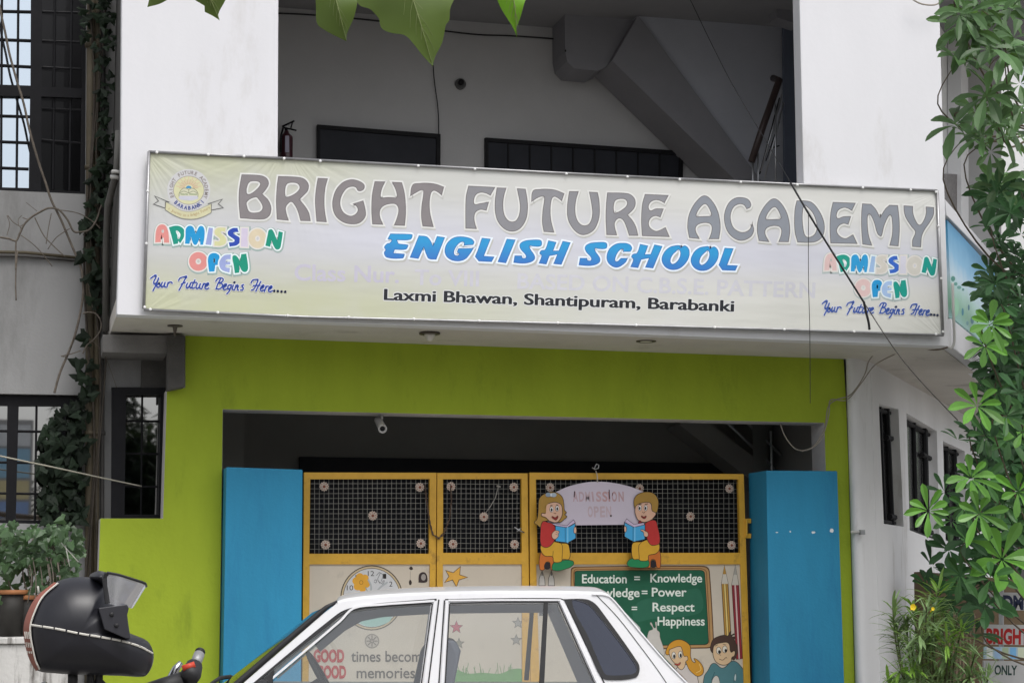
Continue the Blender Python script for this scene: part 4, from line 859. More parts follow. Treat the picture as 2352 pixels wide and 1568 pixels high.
kp([(150, 930), (200, 900), (165, 830), (180, 820), (225, 890), (230, 815), (245, 815), (250, 910), (280, 940), (285, 1000), (330, 1140), (330, 1230), (140, 1060)], 'c4c0ba', .9, '8a867e')
# ponytail girl
kp([(590, 1330), (650, 1380), (720, 1430), (750, 1500), (745, 1600), (480, 1600), (480, 1400)], 'c8c0bc')
kp([(365, 1215), (385, 1110), (450, 1048), (530, 1030), (610, 1060), (660, 1115), (665, 1240), (690, 1300), (722, 1308), (708, 1262), (780, 1310), (820, 1380), (815, 1450), (750, 1482), (690, 1445), (640, 1390), (600, 1300), (480, 1180)], 'c8902f')
kp([(400, 1165), (450, 1135), (535, 1115), (560, 1155), (585, 1235), (620, 1235), (630, 1275), (605, 1300), (590, 1365), (545, 1402), (490, 1345), (420, 1260)], 'd3b48f')
art.line(Kc([(770, 1330), (790, 1400), (730, 1440)]), 1.4, k1('e0c27a'))
for x, y in ((457, 1225), (537, 1215)):
    e_ = Kc([(x, y)])[0]; art.poly(ell(*e_, 27 * uk, 46 * uk, 14), k1('3a3028'), sm=False); art.poly(ell(*e_, 22 * uk, 40 * uk, 14), k1('dcd8d2'), sm=False); art.poly(ell(e_[0] + .8, e_[1] + 2, 13 * uk, 25 * uk, 10), k1('1c1716'), sm=False)
kp([(465, 1330), (510, 1328), (540, 1310), (525, 1345), (500, 1350)], 'a8443c', .8)
# worried boy
kp([(945, 1320), (1060, 1382), (1190, 1292), (1310, 1395), (1332, 1470), (1312, 1620), (845, 1620), (830, 1490), (875, 1415)], '4f7a80')
for l in ([(960, 1430), (920, 1530)], [(1215, 1450), (1195, 1560)]): art.line(Kc(l), 1.2, k1('2f4a50'))
kp([(925, 1545), (970, 1475), (1010, 1500), (1015, 1620), (940, 1620)], 'c9c4bc', 1)
kp([(1200, 1520), (1215, 1450), (1225, 1480), (1215, 1540)], 'b9c8c8', .7)
kp([(912, 1165), (910, 1110), (940, 1030), (1010, 990), (1085, 975), (1120, 985), (1158, 928), (1152, 975), (1205, 960), (1170, 990), (1215, 1000), (1200, 1030), (1240, 1120), (1232, 1215), (1188, 1280), (1100, 1180), (950, 1200)], '4a362e')
kp([(940, 1160), (958, 1100), (1040, 1070), (1130, 1075), (1160, 1185), (1204, 1170), (1202, 1228), (1170, 1250), (1160, 1300), (1080, 1345), (985, 1312), (945, 1240)], 'd0b28e')
for x, y, px in ((1010, 1165, 8), (1085, 1150, 12)):
    e_ = Kc([(x, y)])[0]; art.poly(ell(*e_, 32 * uk, 46 * uk, 14), k1('3a3028'), sm=False); art.poly(ell(*e_, 27 * uk, 40 * uk, 14), k1('d8d2c6'), sm=False); art.poly(ell(e_[0] + px * uk, e_[1] + 3, 16 * uk, 22 * uk, 10), k1('1c1716'), sm=False)
art.line(Kc([(1015, 1270), (1060, 1282), (1100, 1250), (1112, 1260)]), 1.3, k1('4a2a20')); art.line(Kc([(1020, 1215), (1035, 1225)]), 1.1, k1('4a2a20'), sm=False)
art.line(Kc([(965, 1110), (1000, 1092)]), 1.2, k1('3a2a22'), sm=False); art.line(Kc([(1060, 1085), (1100, 1095)]), 1.2, k1('3a2a22'), sm=False)
art.build('painting', rg)

# ------------------------------------------------------------------ admission sign hanging on the gate
HC = crop(1560, 1400, 1980, 2195); HP = YP(15.13); uh = 420 / 2195 * 7 / 9
hsn = thing('admission_sign', 'white arched admission sign on the gate with cutout girl and boy reading blue books', 'sign', tuple(HP(1372, 1180)))
class Cut:
    def __init__(s): s.mb = MB(); s.off = .008; s.art = None
    def __call__(s, l, c, e=1.3, ec='33291f'):
        s.off += .0006; q = smooth(HC(l)); s.mb.slab(HP, [q], .006, ink(c), off=s.off)
        a = Art(HP, off=s.off + .0001, step=.00002); a.mb = s.mb; a.line(q, e, ink(ec), closed=True, sm=False)
    def dot(s, x, y, rx, ry, c):
        s.off += .0003; a = Art(HP, off=s.off + .0002, step=.00002); a.mb = s.mb; p = HC([(x, y)])[0]; a.poly(ell(p[0], p[1], rx * uh, ry * uh, 14), ink(c), sm=False)
    def ln(s, l, w, c):
        s.off += .0002; a = Art(HP, off=s.off + .0002, step=.00002); a.mb = s.mb; a.line(HC(l), w, ink(c))
bd = MB(); bl = smooth(HC([(400, 285, 1), (620, 187), (850, 130), (1060, 112), (1290, 128), (1560, 185), (1780, 270, 1), (1880, 420), (1800, 772, 1), (300, 788, 1), (330, 420)]))
bd.slab(HP, [bl], .012, mat('sign_board_white', hexl('c9bfcd'), rough=.5, var=.03)); bd.build('board', hsn)
a = Art(HP, off=.0006)
for i, chr_ in enumerate('ADMISSION'):
    x = (690, 785, 880, 990, 1050, 1145, 1240, 1290, 1395)[i]; w_ = 80 if chr_ != 'I' else 26; p_, q_ = HC([(x, 415), (x + w_, 412)]); a.text(chr_, p_, q_, 150 * uh, ink(('bfa3ad', 'c2a9b2', 'c6b0b8', 'c2a6ae', 'c4a3a8', 'bf9a9d', 'bb9497', 'bc9a9e', 'bb9a9e')[i]), bold=.03)
for i, chr_ in enumerate('OPEN'):
    x = 920 + 95 * i; p_, q_ = HC([(x, 655), (x + 78, 652)]); a.text(chr_, p_, q_, 165 * uh, ink('c3aeb6'), bold=.03)
a.line(HC([(715, 265), (708, 345)]), 2.4, ink('4a2f35')); a.line(HC([(1248, 235), (1256, 380)]), 2.2, ink('4a2f35')); a.line(HC([(1300, 285), (1298, 330)]), 1.6, ink('5a3a40')); p = HC([(1275, 638)])[0]; a.poly(ell(*p, 2.4, 2.4, 10), ink('3a2f30'), sm=False)
a.build('lettering', hsn)
hk = MB(); hk.tube([HP(*HC([(1070, 125)])[0], .002), HP(*HC([(1070, 20)])[0], -.01), HP(*HC([(1070, -60)])[0], -.05)], .005, mat('cream_string', (.5, .45, .38), rough=.8), n=6)
hk.tube([HP(*HC([(x, y)])[0], -.05) for x, y in ((1010, -110), (1060, -85), (1110, -100), (1115, -150), (1080, -165), (1062, -135), (1045, -75))], .004, M_steel, n=6)
hk.build('hook', hsn, smooth=True)
g = Cut()     # girl
g([(160, 390), (200, 330), (270, 290), (340, 272), (440, 285), (520, 350), (545, 450), (555, 550), (585, 590), (560, 620), (592, 650), (560, 685), (480, 740), (250, 720), (190, 815), (130, 775), (88, 745), (130, 690), (150, 560)], 'a8843e')
g([(195, 1180), (250, 1255), (370, 1270), (388, 1455), (350, 1475), (322, 1355), (262, 1362), (245, 1465), (172, 1460)], 'c06a2c'); g([(258, 1368), (322, 1366), (326, 1450), (250, 1452)], '241f24', .5)
g([(388, 1362), (560, 1320), (680, 1335), (694, 1388), (600, 1450), (380, 1478)], '1f8050')
g([(195, 1090), (250, 1125), (320, 1110), (380, 1040), (500, 1060), (600, 1070), (628, 1130), (628, 1300), (525, 1310), (500, 1345), (390, 1350), (370, 1270), (250, 1255), (192, 1180)], 'd0a032'); g.ln([(500, 1065), (522, 1110), (515, 1310)], 1.3, '5a4420'); g.ln([(372, 1270), (380, 1180)], 1.1, '5a4420')
g([(215, 730), (300, 742), (400, 782), (402, 1000), (380, 1050), (320, 1112), (250, 1125), (190, 1080), (182, 900)], 'b83432')
g([(265, 480), (330, 442), (420, 430), (500, 470), (520, 560), (512, 640), (480, 700), (430, 742), (330, 722), (258, 660), (202, 640), (205, 600), (258, 600)], 'd8aE96'.lower())
g.ln([(300, 450), (270, 480), (262, 590)], 2, 'a8843e')
for x, y in ((352, 540), (438, 525)): g.dot(x, y, 30, 46, '33291f'); g.dot(x + 2, y, 25, 40, 'e8e4e4'); g.dot(x + 2, y + 6, 14, 26, '1c1716')
g.ln([(330, 485), (365, 478)], 1.6, '33291f'); g.ln([(425, 468), (455, 478)], 1.6, '33291f'); g.ln([(385, 590), (410, 605), (420, 590)], 1.2, '7a4a3a')
g([(355, 650), (410, 665), (450, 640), (435, 695), (405, 702)], '8a2a28', .8)
g.dot(300, 315, 42, 34, '8f9fb0'); g.dot(385, 318, 44, 34, 'a9b6c4'); g.dot(345, 318, 14, 28, 'd5dbe2')
g([(330, 742, 1), (400, 762), (590, 792, 1), (690, 698, 1), (718, 745, 1), (580, 825, 1), (410, 792, 1)], 'cbb9d4', 1)
g([(410, 792, 1), (560, 815), (600, 815), (715, 752, 1), (725, 985, 1), (600, 1055, 1), (412, 1030, 1)], '46a4d8'); g.ln([(560, 815), (562, 1050)], 1.2, '1c5a86'); g.ln([(600, 812), (600, 1052)], 2.4, '7cc4ea')
g([(395, 870), (440, 865), (470, 885), (455, 920), (458, 950), (395, 1002), (352, 940)], 'd8ae96', 1); g.ln([(415, 885), (445, 905)], .9, '7a4a3a'); g.ln([(410, 915), (445, 935)], .9, '7a4a3a')
g([(705, 810), (732, 830), (726, 905), (695, 900)], 'd8ae96', 1)
g.mb.build('girl_cutout', hsn)
b = Cut()     # boy
b([(1852, 1250), (1960, 1222), (2020, 1170), (2032, 1435), (1980, 1432), (1950, 1322), (1892, 1322), (1880, 1432), (1840, 1430)], 'c06a2c'); b([(1900, 1330), (1945, 1330), (1965, 1420), (1890, 1425)], '241f24', .5)
b([(1530, 1340), (1600, 1298), (1840, 1320), (1842, 1422), (1600, 1432), (1525, 1400)], '1f8050')
b([(1590, 1120), (1620, 1050), (1740, 1040), (1840, 1010), (1890, 1085), (2000, 1060), (2016, 1160), (1960, 1222), (1852, 1250), (1842, 1322), (1730, 1332), (1700, 1310), (1612, 1300)], 'd0a032'); b.ln([(1740, 1045), (1700, 1100), (1708, 1305)], 1.3, '5a4420')
b([(1782, 772), (1940, 705), (1990, 800), (2022, 1052), (1945, 1092), (1880, 1082), (1830, 1002), (1800, 862)], 'b83432')
b([(1625, 400), (1680, 312), (1800, 272), (1920, 290), (1990, 370), (2002, 480), (1962, 600), (1905, 565), (1800, 500), (1660, 500), (1648, 560)], 'a8843e')
b([(1660, 482), (1740, 442), (1850, 432), (1890, 462), (1905, 560), (1962, 600), (1932, 660), (1890, 702), (1780, 737), (1690, 702), (1650, 622), (1638, 560)], 'd8ae96')
for x, y in ((1715, 518), (1805, 518)): b.dot(x, y, 28, 46, '33291f'); b.dot(x, y, 23, 40, 'e8e4e4'); b.dot(x - 3, y + 4, 14, 25, '1c1716')
b.ln([(1685, 460), (1740, 462)], 1.6, '33291f'); b.ln([(1790, 462), (1840, 452)], 1.6, '33291f'); b.ln([(1750, 575), (1770, 595), (1795, 575)], 1.2, '7a4a3a')
b([(1735, 640), (1775, 655), (1812, 640), (1795, 680), (1762, 678)], '8a2a28', .8)
b([(1690, 760), (1710, 712), (1750, 740), (1790, 762), (1740, 790)], '8a2a34', .8)
b([(1510, 685, 1), (1622, 772, 1), (1770, 745, 1), (1792, 778, 1), (1622, 822, 1), (1478, 735, 1)], 'cbb9d4', 1)
b([(1475, 740, 1), (1622, 815, 1), (1792, 775, 1), (1790, 1002, 1), (1612, 1037, 1), (1478, 960, 1)], '46a4d8'); b.ln([(1608, 812), (1606, 1032)], 1.2, '1c5a86'); b.ln([(1635, 815), (1634, 1028)], 2.4, '7cc4ea')
b([(1725, 862), (1760, 850), (1790, 870), (1835, 900), (1838, 945), (1812, 965), (1775, 945), (1770, 900)], 'd8ae96', 1); b.ln([(1740, 870), (1770, 890)], .9, '7a4a3a')
b([(1475, 800), (1500, 810), (1505, 860), (1485, 892), (1470, 860)], 'd8ae96', 1)
b.mb.build('boy_cutout', hsn)

# ------------------------------------------------------------------ small fittings
M_cam = mat('camera_plastic', (.40, .39, .38), rough=.45, var=.1)
cv = thing('security_camera', 'grey bullet security camera on a bracket under the gate lintel', 'camera', tuple(at(877, 948, 15.15)))
mb = MB(); p0 = at(877, 944, 15.2); mb.tube([p0, at(877, 962, 15.18)], .012, M_cam); mb.lathe(p0, (0, 0, -1), [(0, .03), (.012, .026)], M_cam); mb.build('bracket', cv, smooth=True)
a0, a1 = at(868, 963, 15.26), at(878.5, 984, 14.98); mb = MB(); d = (a1 - a0).normalized(); ln = (a1 - a0).length
mb.lathe(a0, d, [(0, .026), (.02, .033), (ln - .01, .035), (ln, .038), (ln + .012, .038), (ln + .012, .029), (ln + .002, .027)], M_cam, n=20); mb.build('barrel', cv, smooth=True)
mb = MB(); mb.lathe(a0 + d * (ln + .001), d, [(0, .027), (.003, .012), (.006, .002)], M_black, n=16); mb.build('lens', cv)
M_lampm = mat('bronze_ring', (.10, .085, .07), rough=.5, metal=.4); M_bulb = mat('frosted_bulb', (.6, .58, .53), rough=.35)
for (x, y, b_, l) in ((987, 768, 1, 'round soffit downlight with a frosted bulb sticking out, nearer the middle'), (1484, 784.5, 0, 'flush round soffit downlight right of the one with a bulb')):
    t = ray(x, y); zz = 3.485; P_ = EYE + t * ((zz - 1.5) / t.z); P_.z = 3.497
    lt = thing('downlight', l, 'light', tuple(P_), 'soffit downlights')
    mb = MB(); mb.lathe(P_, (0, 0, -1), [(0, .085), (.012, .085), (.016, .07), (.012, .055)], M_lampm, n=24); mb.build('ring', lt, smooth=True)
    mb = MB(); mb.lathe(P_, (0, 0, -1), [(0, .05), (.03, .04), (.055, .03), (.066, .012)] if b_ else [(0, .05), (.013, .05), (.0155, .03)], M_bulb, n=18); mb.build('bulb', lt, smooth=True)
t = ray(402, 752); P_ = EYE + t * ((3.50 - 1.5) / t.z); P_.z = 3.515
mb = MB(); mb.lathe(P_, (0, 0, -1), [(0, .06), (.006, .06), (.01, .02), (.07, .008), (.085, .006)], M_lampm, n=20)
tag(mb.build('ceiling_rose', smooth=True), 'dark ceiling rose with a short rod under the left end of the soffit', 'ceiling rose')
# fire extinguisher on the balcony
fx = thing('fire_extinguisher', 'dark red fire extinguisher hanging beside the left balcony pillar', 'fire extinguisher', tuple(at(658, 330, 16.9)))
M_ext = mat('extinguisher_red', (.055, .016, .024), rough=.3, var=.1, coat=.4); M_lab = mat('extinguisher_label', (.35, .33, .42), rough=.5)
c_ = at(658, 305, 16.88); mb = MB(); mb.lathe(c_ + Vector((0, 0, .02)), (0, 0, -1), [(0, .018), (.03, .03), (.055, .058), (.075, .062), (.5, .062), (.52, .05)], M_ext, n=18); mb.build('cylinder', fx, smooth=True)
mb = MB(); mb.slab(YP(16.812), [[(655, 312), (664, 312), (664, 350), (655, 350)]], .004, M_lab); mb.build('label_panel', fx)
mb = MB(); mb.tube([at(658, 304, 16.88), at(657, 294, 16.88)], .014, M_black); mb.tube([at(648, 291, 16.88), at(676, 278, 16.87)], .009, M_black, n=6); mb.tube([at(650, 293, 16.88), at(681, 300, 16.86)], .008, M_black, n=6); mb.tube([at(672, 280, 16.87), at(668, 294, 16.87)], .006, M_black, n=6); mb.tube([at(651, 292, 16.86), at(646, 310, 16.84), at(645, 350, 16.84)], .010, M_black, n=6)
mb.build('valve', fx, smooth=True)
# round socket on the balcony wall
mb = MB(); mb.lathe(at(1057, 194, 16.99), (0, -1, 0), [(0, .055), (.02, .055), (.025, .045), (.02, .04)], mat('bulb_holder_grey', (.10, .10, .10), rough=.6), n=20); mb.lathe(at(1059, 190, 16.97), (-.2, -1, -.1), [(0, .028), (.05, .026), (.055, .015)], M_black, n=14)
tag(mb.build('lamp_holder', smooth=True), 'round empty lamp holder on the shaded balcony wall', 'lamp holder')
# cables
M_cab = mat('black_cable', (.012, .012, .014), rough=.6); M_cab2 = mat('pale_cable', (.30, .27, .23), rough=.6, var=.15)
def cable(pts, r, mt_, name, label, cat='cable', n=6):
    sm_ = []
    P2 = [Vector(p) for p in pts]
    for i in range(len(P2) - 1):
        p0 = P2[max(i - 1, 0)]; p1 = P2[i]; p2 = P2[i + 1]; p3 = P2[min(i + 2, len(P2) - 1)]
        for q in range(6):
            t = q / 6; sm_.append(.5 * ((2 * p1) + (p2 - p0) * t + (2 * p0 - 5 * p1 + 4 * p2 - p3) * t * t + (3 * p1 - p0 - 3 * p2 + p3) * t ** 3))
    sm_.append(P2[-1])
    return tag(MB().tube(sm_, r, mt_, n=n).build(name, smooth=True), label, cat)
cable([at(1560, -60, 15.5), at(1588, 5, 15.3), at(1668, 168, 14.8), at(1740, 292, 14.3), at(1816, 420, 13.7)], .0035, M_cab, 'cable', 'thin upper stretch of black cable crossing the balcony opening')
cable([at(1816, 420, 13.7), at(1858, 492, 13.6), at(1920, 592, 13.55), at(1986, 697, 13.5)], .0085, M_cab, 'cable', 'thick black cable slanting across the right end of the name banner')
cable([at(1986, 697, 13.5), at(2050, 795, 13.4), at(2110, 870, 13.3), at(2200, 965, 13.1)], .0045, mat('grey_cable', (.07, .065, .06), rough=.6), 'cable', 'thin cable running on from the knot down towards the right tree')
cable([at(1857, 494, 13.6), at(1857, 640, 13.62), at(1860, 760, 13.65), at(1861, 926, 13.7)], .0028, M_cab, 'wire', 'fine plumb wire hanging straight down across the banner and green wall', 'wire')
cable([at(1984, 692, 13.49), at(1988, 712, 13.5), at(1995, 740, 13.5), at(1997, 757, 13.5)], .010, M_cab, 'cable_joint', 'taped black joint dangling over the words of the banner', 'cable joint')
cable([at(2178, 797, 14.1), at(2150, 803, 14.2), at(2100, 801, 14.4), at(2030, 801, 14.5)], .007, mat('brown_cable', (.11, .08, .055), rough=.7), 'cable', 'brown cable tacked along the soffit by the right corner')
cable([at(2015, 805, 14.7), at(1995, 830, 14.85), at(1985, 862, 14.92), at(1955, 905, 14.96), at(1920, 918, 14.98), at(1902, 935, 14.98), at(1893, 985, 14.98), at(1865, 1028, 14.98), at(1830, 1032, 14.98), at(1805, 1005, 15.0), at(1792, 973, 15.1)], .0055, M_cab2, 'cable', 'pale cable looping from the soffit round the gate opening corner')
cable([at(2058, 812, 14.6), at(2010, 838, 14.8), at(1978, 880, 14.9), at(1945, 918, 14.96), at(1908, 918, 14.97), at(1904, 950, 14.96), at(1890, 1000, 14.96), at(1872, 1024, 14.97), at(1840, 1036, 14.97)], .005, M_cab2, 'cable', 'second pale cable twisted with the looping one at the opening corner')
cable([at(640, 31, 16.95), at(735, 36, 16.95), at(880, 50, 16.95), at(1010, 70, 16.95), at(1100, 80, 16.95), at(1180, 83, 16.95), at(1292, 92, 16.95), at(1298, 100, 16.9), at(1299, 118, 16.5)], .008, M_cab, 'cable', 'dark cable along the top of the shaded balcony wall')
cable([at(995, 150, 16.97), at(998, 190, 16.97), at(1006, 250, 16.97), at(1008, 312, 16.97)], .005, M_cab, 'cable', 'thin cable dropping to the left balcony door')
cable([at(2090, -5, 13.9), at(2115, 9, 13.9), at(2145, 12, 13.9), at(2160, 5, 13.9)], .007, M_cab2, 'cable', 'short cable loop at the top of the right white wall')
cable([at(2188, 650, 13.95), at(2190, 720, 13.95), at(2192, 780, 14.0), at(2186, 799, 14.02), at(2179, 797, 14.05)], .012, M_pvc, 'conduit', 'white conduit turning under the banner at the right corner', 'pipe')
cable([at(-60, 1033, 14.6), at(15, 1050, 14.75), at(120, 1072, 15.0), at(230, 1096, 15.3), at(325, 1116, 15.42)], .006, mat('nylon_rope', (.42, .40, .33), rough=.8), 'rope', 'taut pale rope tied to the small window at the left', 'rope')
mb = MB(); mb.tube([at(1954, 1221, 14.98), at(1986, 1221, 14.96)], .012, M_pvc, n=8); mb.box(*sorted((at(1976, 1221, 14.94).x, at(1986, 1221, 14.94).x)), 14.93, 14.97, *sorted((at(1980, 1216, 14.94).z, at(1980, 1227, 14.94).z)), M_steel)
tag(mb.build('tap_pipe', smooth=False), 'short capped pipe stub on the white corner beside the green wall', 'pipe')
# ------------------------------------------------------------------ car
M_car = mat('white_car_paint', (.74, .74, .76), rough=.32, spec=.5, var=.03, scale=3, coat=.5, dirt=(.55, .53, .49), dscale=2.5, dlo=.56, dhi=.85)
M_rub = mat('black_rubber', (.022, .022, .024), rough=.55, var=.15, scale=20)
M_cgl = glass('car_side_glass', (.90, .92, .92), .07, ior=1.45)
M_cgd = glass('car_quarter_glass', (.05, .05, .07), .05, ior=1.5, gtint=(.75, .8, 1))
M_wsh = glass('car_windscreen', (.45, .58, .54), .08, ior=1.5)
M_seat = mat('seat_vinyl', (.10, .11, .14), rough=.6, var=.15, scale=10)
M_dash = mat('dashboard_plastic', (.035, .037, .04), rough=.55, var=.15, scale=12)
M_lin = mat('car_lining', (.42, .42, .46), rough=.8, var=.05)
LEAN = R(11); CA = R(12); BCK = Vector((math.sin(CA), math.cos(CA), 0)); CRT = Vector((math.cos(CA), -math.sin(CA), 0))   # the car stands a little askew to the gate
CO = at(1050, 1560, 9.75); CO.z = .93; CP = Plane(CO, -BCK * math.cos(LEAN) + Vector((0, 0, math.sin(LEAN))))
HW = .70
def far(p): return p + BCK * (2 * (HW - (p - CO).dot(BCK)))
def CL(u, v, z): q = CO + CRT * u + BCK * v; return Vector((q.x, q.y, z))
def CD(px, py, d): return Plane(CO + BCK * d, -BCK)(px, py)
def cu(p): return (p - CO).dot(CRT)
car = thing('parked_car', 'small white hatchback with black quarter windows parked side-on before the gate', 'car', tuple(CL(0, HW, 0)))
C8 = crop(500, 1650, 1400, 2352); C6 = GC; C7 = GR
RE = [(771, 1387), (787, 1381), (835, 1374), (925, 1367.5), (1014, 1364), (1089, 1362.5), (1166, 1361.5), (1300, 1362), (1365, 1363.5), (1388, 1365), (1402, 1371), (1414, 1381), (1439, 1413), (1481, 1462), (1530, 1518), (1583, 1572), (1640, 1632)]
outer = [(468, 1634)] + RE[:]
OUT = [(468, 1634), (555.6, 1571), (746, 1406)] + RE
W_F = smooth([(990, 1387, 1), (865, 1395.5), (811, 1403), (785, 1414), (760, 1432), (627, 1536), (560, 1596, 1), (961, 1597, 1)])
W_R = [(1034.4, 1387), (1150, 1384.5), (1280.6, 1384.5), (1361.6, 1563), (1377, 1597), (1022, 1597)]
RUB = smooth(C7([(388, 985, 1), (540, 985), (600, 1012), (645, 1062), (900, 1420), (915, 1478), (885, 1530), (690, 1545), (640, 1515), (560, 1340), (470, 1140)]))
QGL = smooth(C7([(445, 1000, 0), (535, 1008), (592, 1050), (880, 1425), (893, 1485), (850, 1508), (690, 1512), (662, 1485), (560, 1250)]))
def side(fn, name):
    mb = MB(); ls = []
    for l in (OUT, W_F, W_R, QGL):
        f = [fn(CP(*p[:2])) for p in l]; b_ = [fn(CP(p[0], p[1], -.035)) for p in l]; ls.append((f, b_))
    return mb.prism(ls, M_car).build(name, car, bevel=.006)
side(lambda p: p, 'body_side'); side(far, 'body_side')
for fn in ((lambda p: p), far):
    mb = MB()
    mb.add([fn(CP(p[0], p[1], -.018)) for p in W_F], [tuple(range(len(W_F)))], M_cgl); wf = mb.build('door_window', car)
    mb = MB(); mb.add([fn(CP(p[0], p[1], -.018)) for p in W_R], [tuple(range(len(W_R)))], M_cgl); wr_ = mb.build('door_window', car)
    mb = MB()
    mb.prism([([fn(CP(*p[:2], .004)) for p in [(1249.5, 1384), (1259, 1384), (1249, 1590), (1237, 1590)]], [fn(CP(*p[:2], -.03)) for p in [(1249.5, 1384), (1259, 1384), (1249, 1590), (1237, 1590)]])], M_rub); mb.build('divider_bar', wr_)
    mb = MB(); mb.add([fn(CP(p[0], p[1], -.012)) for p in QGL], [tuple(range(len(QGL)))], M_cgd); qg = mb.build('quarter_window', car)
    mb = MB(); mb.prism([([fn(CP(*p[:2], .006)) for p in RUB], [fn(CP(*p[:2], -.002)) for p in RUB]), ([fn(CP(*p[:2], .006)) for p in QGL], [fn(CP(*p[:2], -.002)) for p in QGL])], M_rub); mb.build('rubber_seal', qg)
    sl_ = MB()
    def trim(pts, w_, h_, mt_, sm=True):
        q = smooth(pts, False, 4) if sm else pts; V2 = [Vector(p) for p in q]; L_, R_ = [], []
        for i, p in enumerate(V2):
            t = (V2[min(i + 1, len(V2) - 1)] - V2[max(i - 1, 0)]).normalized(); nn = Vector((-t.y, t.x)) * w_ / 2; L_.append(p + nn); R_.append(p - nn)
        lo = L_ + R_[::-1]
        sl_.prism([([fn(CP(p.x, p.y, h_)) for p in lo], [fn(CP(p.x, p.y, -.002)) for p in lo])], mt_)
    # raised door frames, dark shut lines beside them, glass channels
    trim([(577, 1574), (776, 1411), (808, 1397), (868, 1387), (1003, 1376)], 4.2, .003, M_rub); trim([(1008, 1376), (980, 1600)], 3.2, .003, M_rub, False)
    trim([(1021, 1378), (1006, 1600)], 3.2, .003, M_rub, False); trim([(1022, 1376), (1150, 1374), (1286, 1374), (1296, 1377)], 2.2, .0022, M_rub)
    trim([(1297, 1377), (1388, 1568), (1402, 1600)], 3, .003, M_rub, False)
    trim([(560, 1592), (627, 1533.5), (760, 1429.5), (785, 1411), (812, 1400.5), (866, 1393), (992, 1384.5)], 4.5, .004, M_rub); trim([(993, 1386), (964, 1597)], 3.2, .004, M_rub, False)
    trim([(1033, 1386), (1021, 1597)], 3.2, .004, M_rub, False); trim([(1033, 1385), (1150, 1382), (1282, 1382)], 3, .004, M_rub, False); trim([(1282, 1383), (1363, 1563), (1379, 1597)], 3, .004, M_rub, False)
    trim([(590, 1587), (781, 1426), (812, 1396.5), (868, 1388.5), (998, 1379.5)], 5, .009, M_car); trim([(1000, 1380), (972, 1597)], 6, .009, M_car, False)
    trim([(1027, 1381), (1014, 1597)], 6, .009, M_car, False); trim([(1030, 1378.5), (1150, 1377.5), (1288, 1377.5)], 4, .009, M_car, False); trim([(1288, 1380), (1374, 1570), (1386, 1597)], 6, .009, M_car, False)
    trim([(1368, 1364), (1418, 1416), (1464, 1475), (1513, 1541), (1545, 1590)], 1.6, .0022, M_rub)
    trim([(1360, 1364.6), (1388, 1365.5), (1404, 1372.5), (1440, 1414), (1481, 1463), (1530, 1519), (1583, 1573)], 3, .008, M_car)
    sl_.build('door_frame', car)
# roof, windscreen, tailgate
def loft(A_, nseg, crown, mt_, name, bow=0.0, par=car, thick=0.0):
    vs2 = []; n = len(A_)
    for i, p in enumerate(A_):
        q = far(p)
        for j in range(nseg + 1):
            t = j / nseg; s_ = math.sin(math.pi * t) ** .75; v = p.lerp(q, t); v.z += crown * s_; v -= CRT * (bow * (.3 + .7 * i / (n - 1)) * math.sin(math.pi * t)); vs2.append(v)
    fs = [(i * (nseg + 1) + j, i * (nseg + 1) + j + 1, (i + 1) * (nseg + 1) + j + 1, (i + 1) * (nseg + 1) + j) for i in range(n - 1) for j in range(nseg)]
    o_ = MB().add(vs2, fs, mt_).build(name, par, smooth=True)
    if thick:
        sd_ = o_.modifiers.new('solid', 'SOLIDIFY'); sd_.thickness = thick; sd_.offset = 0
    return o_
rp = [CP(p[0], p[1], -.012) for p in smooth([q + (0,) for q in RE[:11]], False, 3)]
loft(rp, 14, .036, M_car, 'roof', thick=.012)
rl_ = [p - Vector((0, 0, .03)) for p in rp]; loft(rl_, 8, .03, M_lin, 'roof_lining')
loft([CP(x, y, -.014) - CRT * .012 for x, y in ((769, 1390), (746, 1408), (556, 1573), (472, 1634))], 12, .0, M_wsh, 'windscreen', bow=.17)
for fn in ((lambda p: p), far):
    sg = MB(); q_ = [fn(CP(x, y, -.012)) - CRT * d for x, y, d in ((776, 1379, .004), (760, 1392, .022), (742, 1408, .026), (650, 1487, .028), (552, 1572, .028), (468, 1636, .026))]; sg.tube(q_, [.006, .012, .016, .017, .018, .018], M_rub, n=8); sg.build('windscreen_seal', car, smooth=True)
ht = MB(); hd_ = [(690, 1486), (764, 1420), (812, 1394), (1000, 1383), (1290, 1380), (1304, 1408), (1150, 1409), (1000, 1411), (870, 1419), (815, 1430), (770, 1456), (706, 1510)]
ht.prism([([far(CP(x, y, -.045)) for x, y in hd_], [far(CP(x, y, -.075)) for x, y in hd_])], M_lin); ht.build('header_lining', car)
ws = loft([CP(x, y, -.010) for x, y in ((776, 1385), (764, 1394))], 12, .012, M_rub, 'windscreen_seal', bow=.03, thick=.008)
loft([CP(x, y, -.012) for x, y in ((1402, 1372), (1440, 1415), (1470, 1450))], 10, .02, M_car, 'tailgate', bow=-.05, thick=.01)
loft([CP(x, y, -.012) for x, y in ((1470, 1450), (1583, 1573))], 10, .02, M_cgd, 'rear_window', bow=-.05)
loft([CP(x, y, -.012) for x, y in ((1583, 1573), (1640, 1632))], 10, .02, M_car, 'tailgate', bow=-.05, thick=.01)
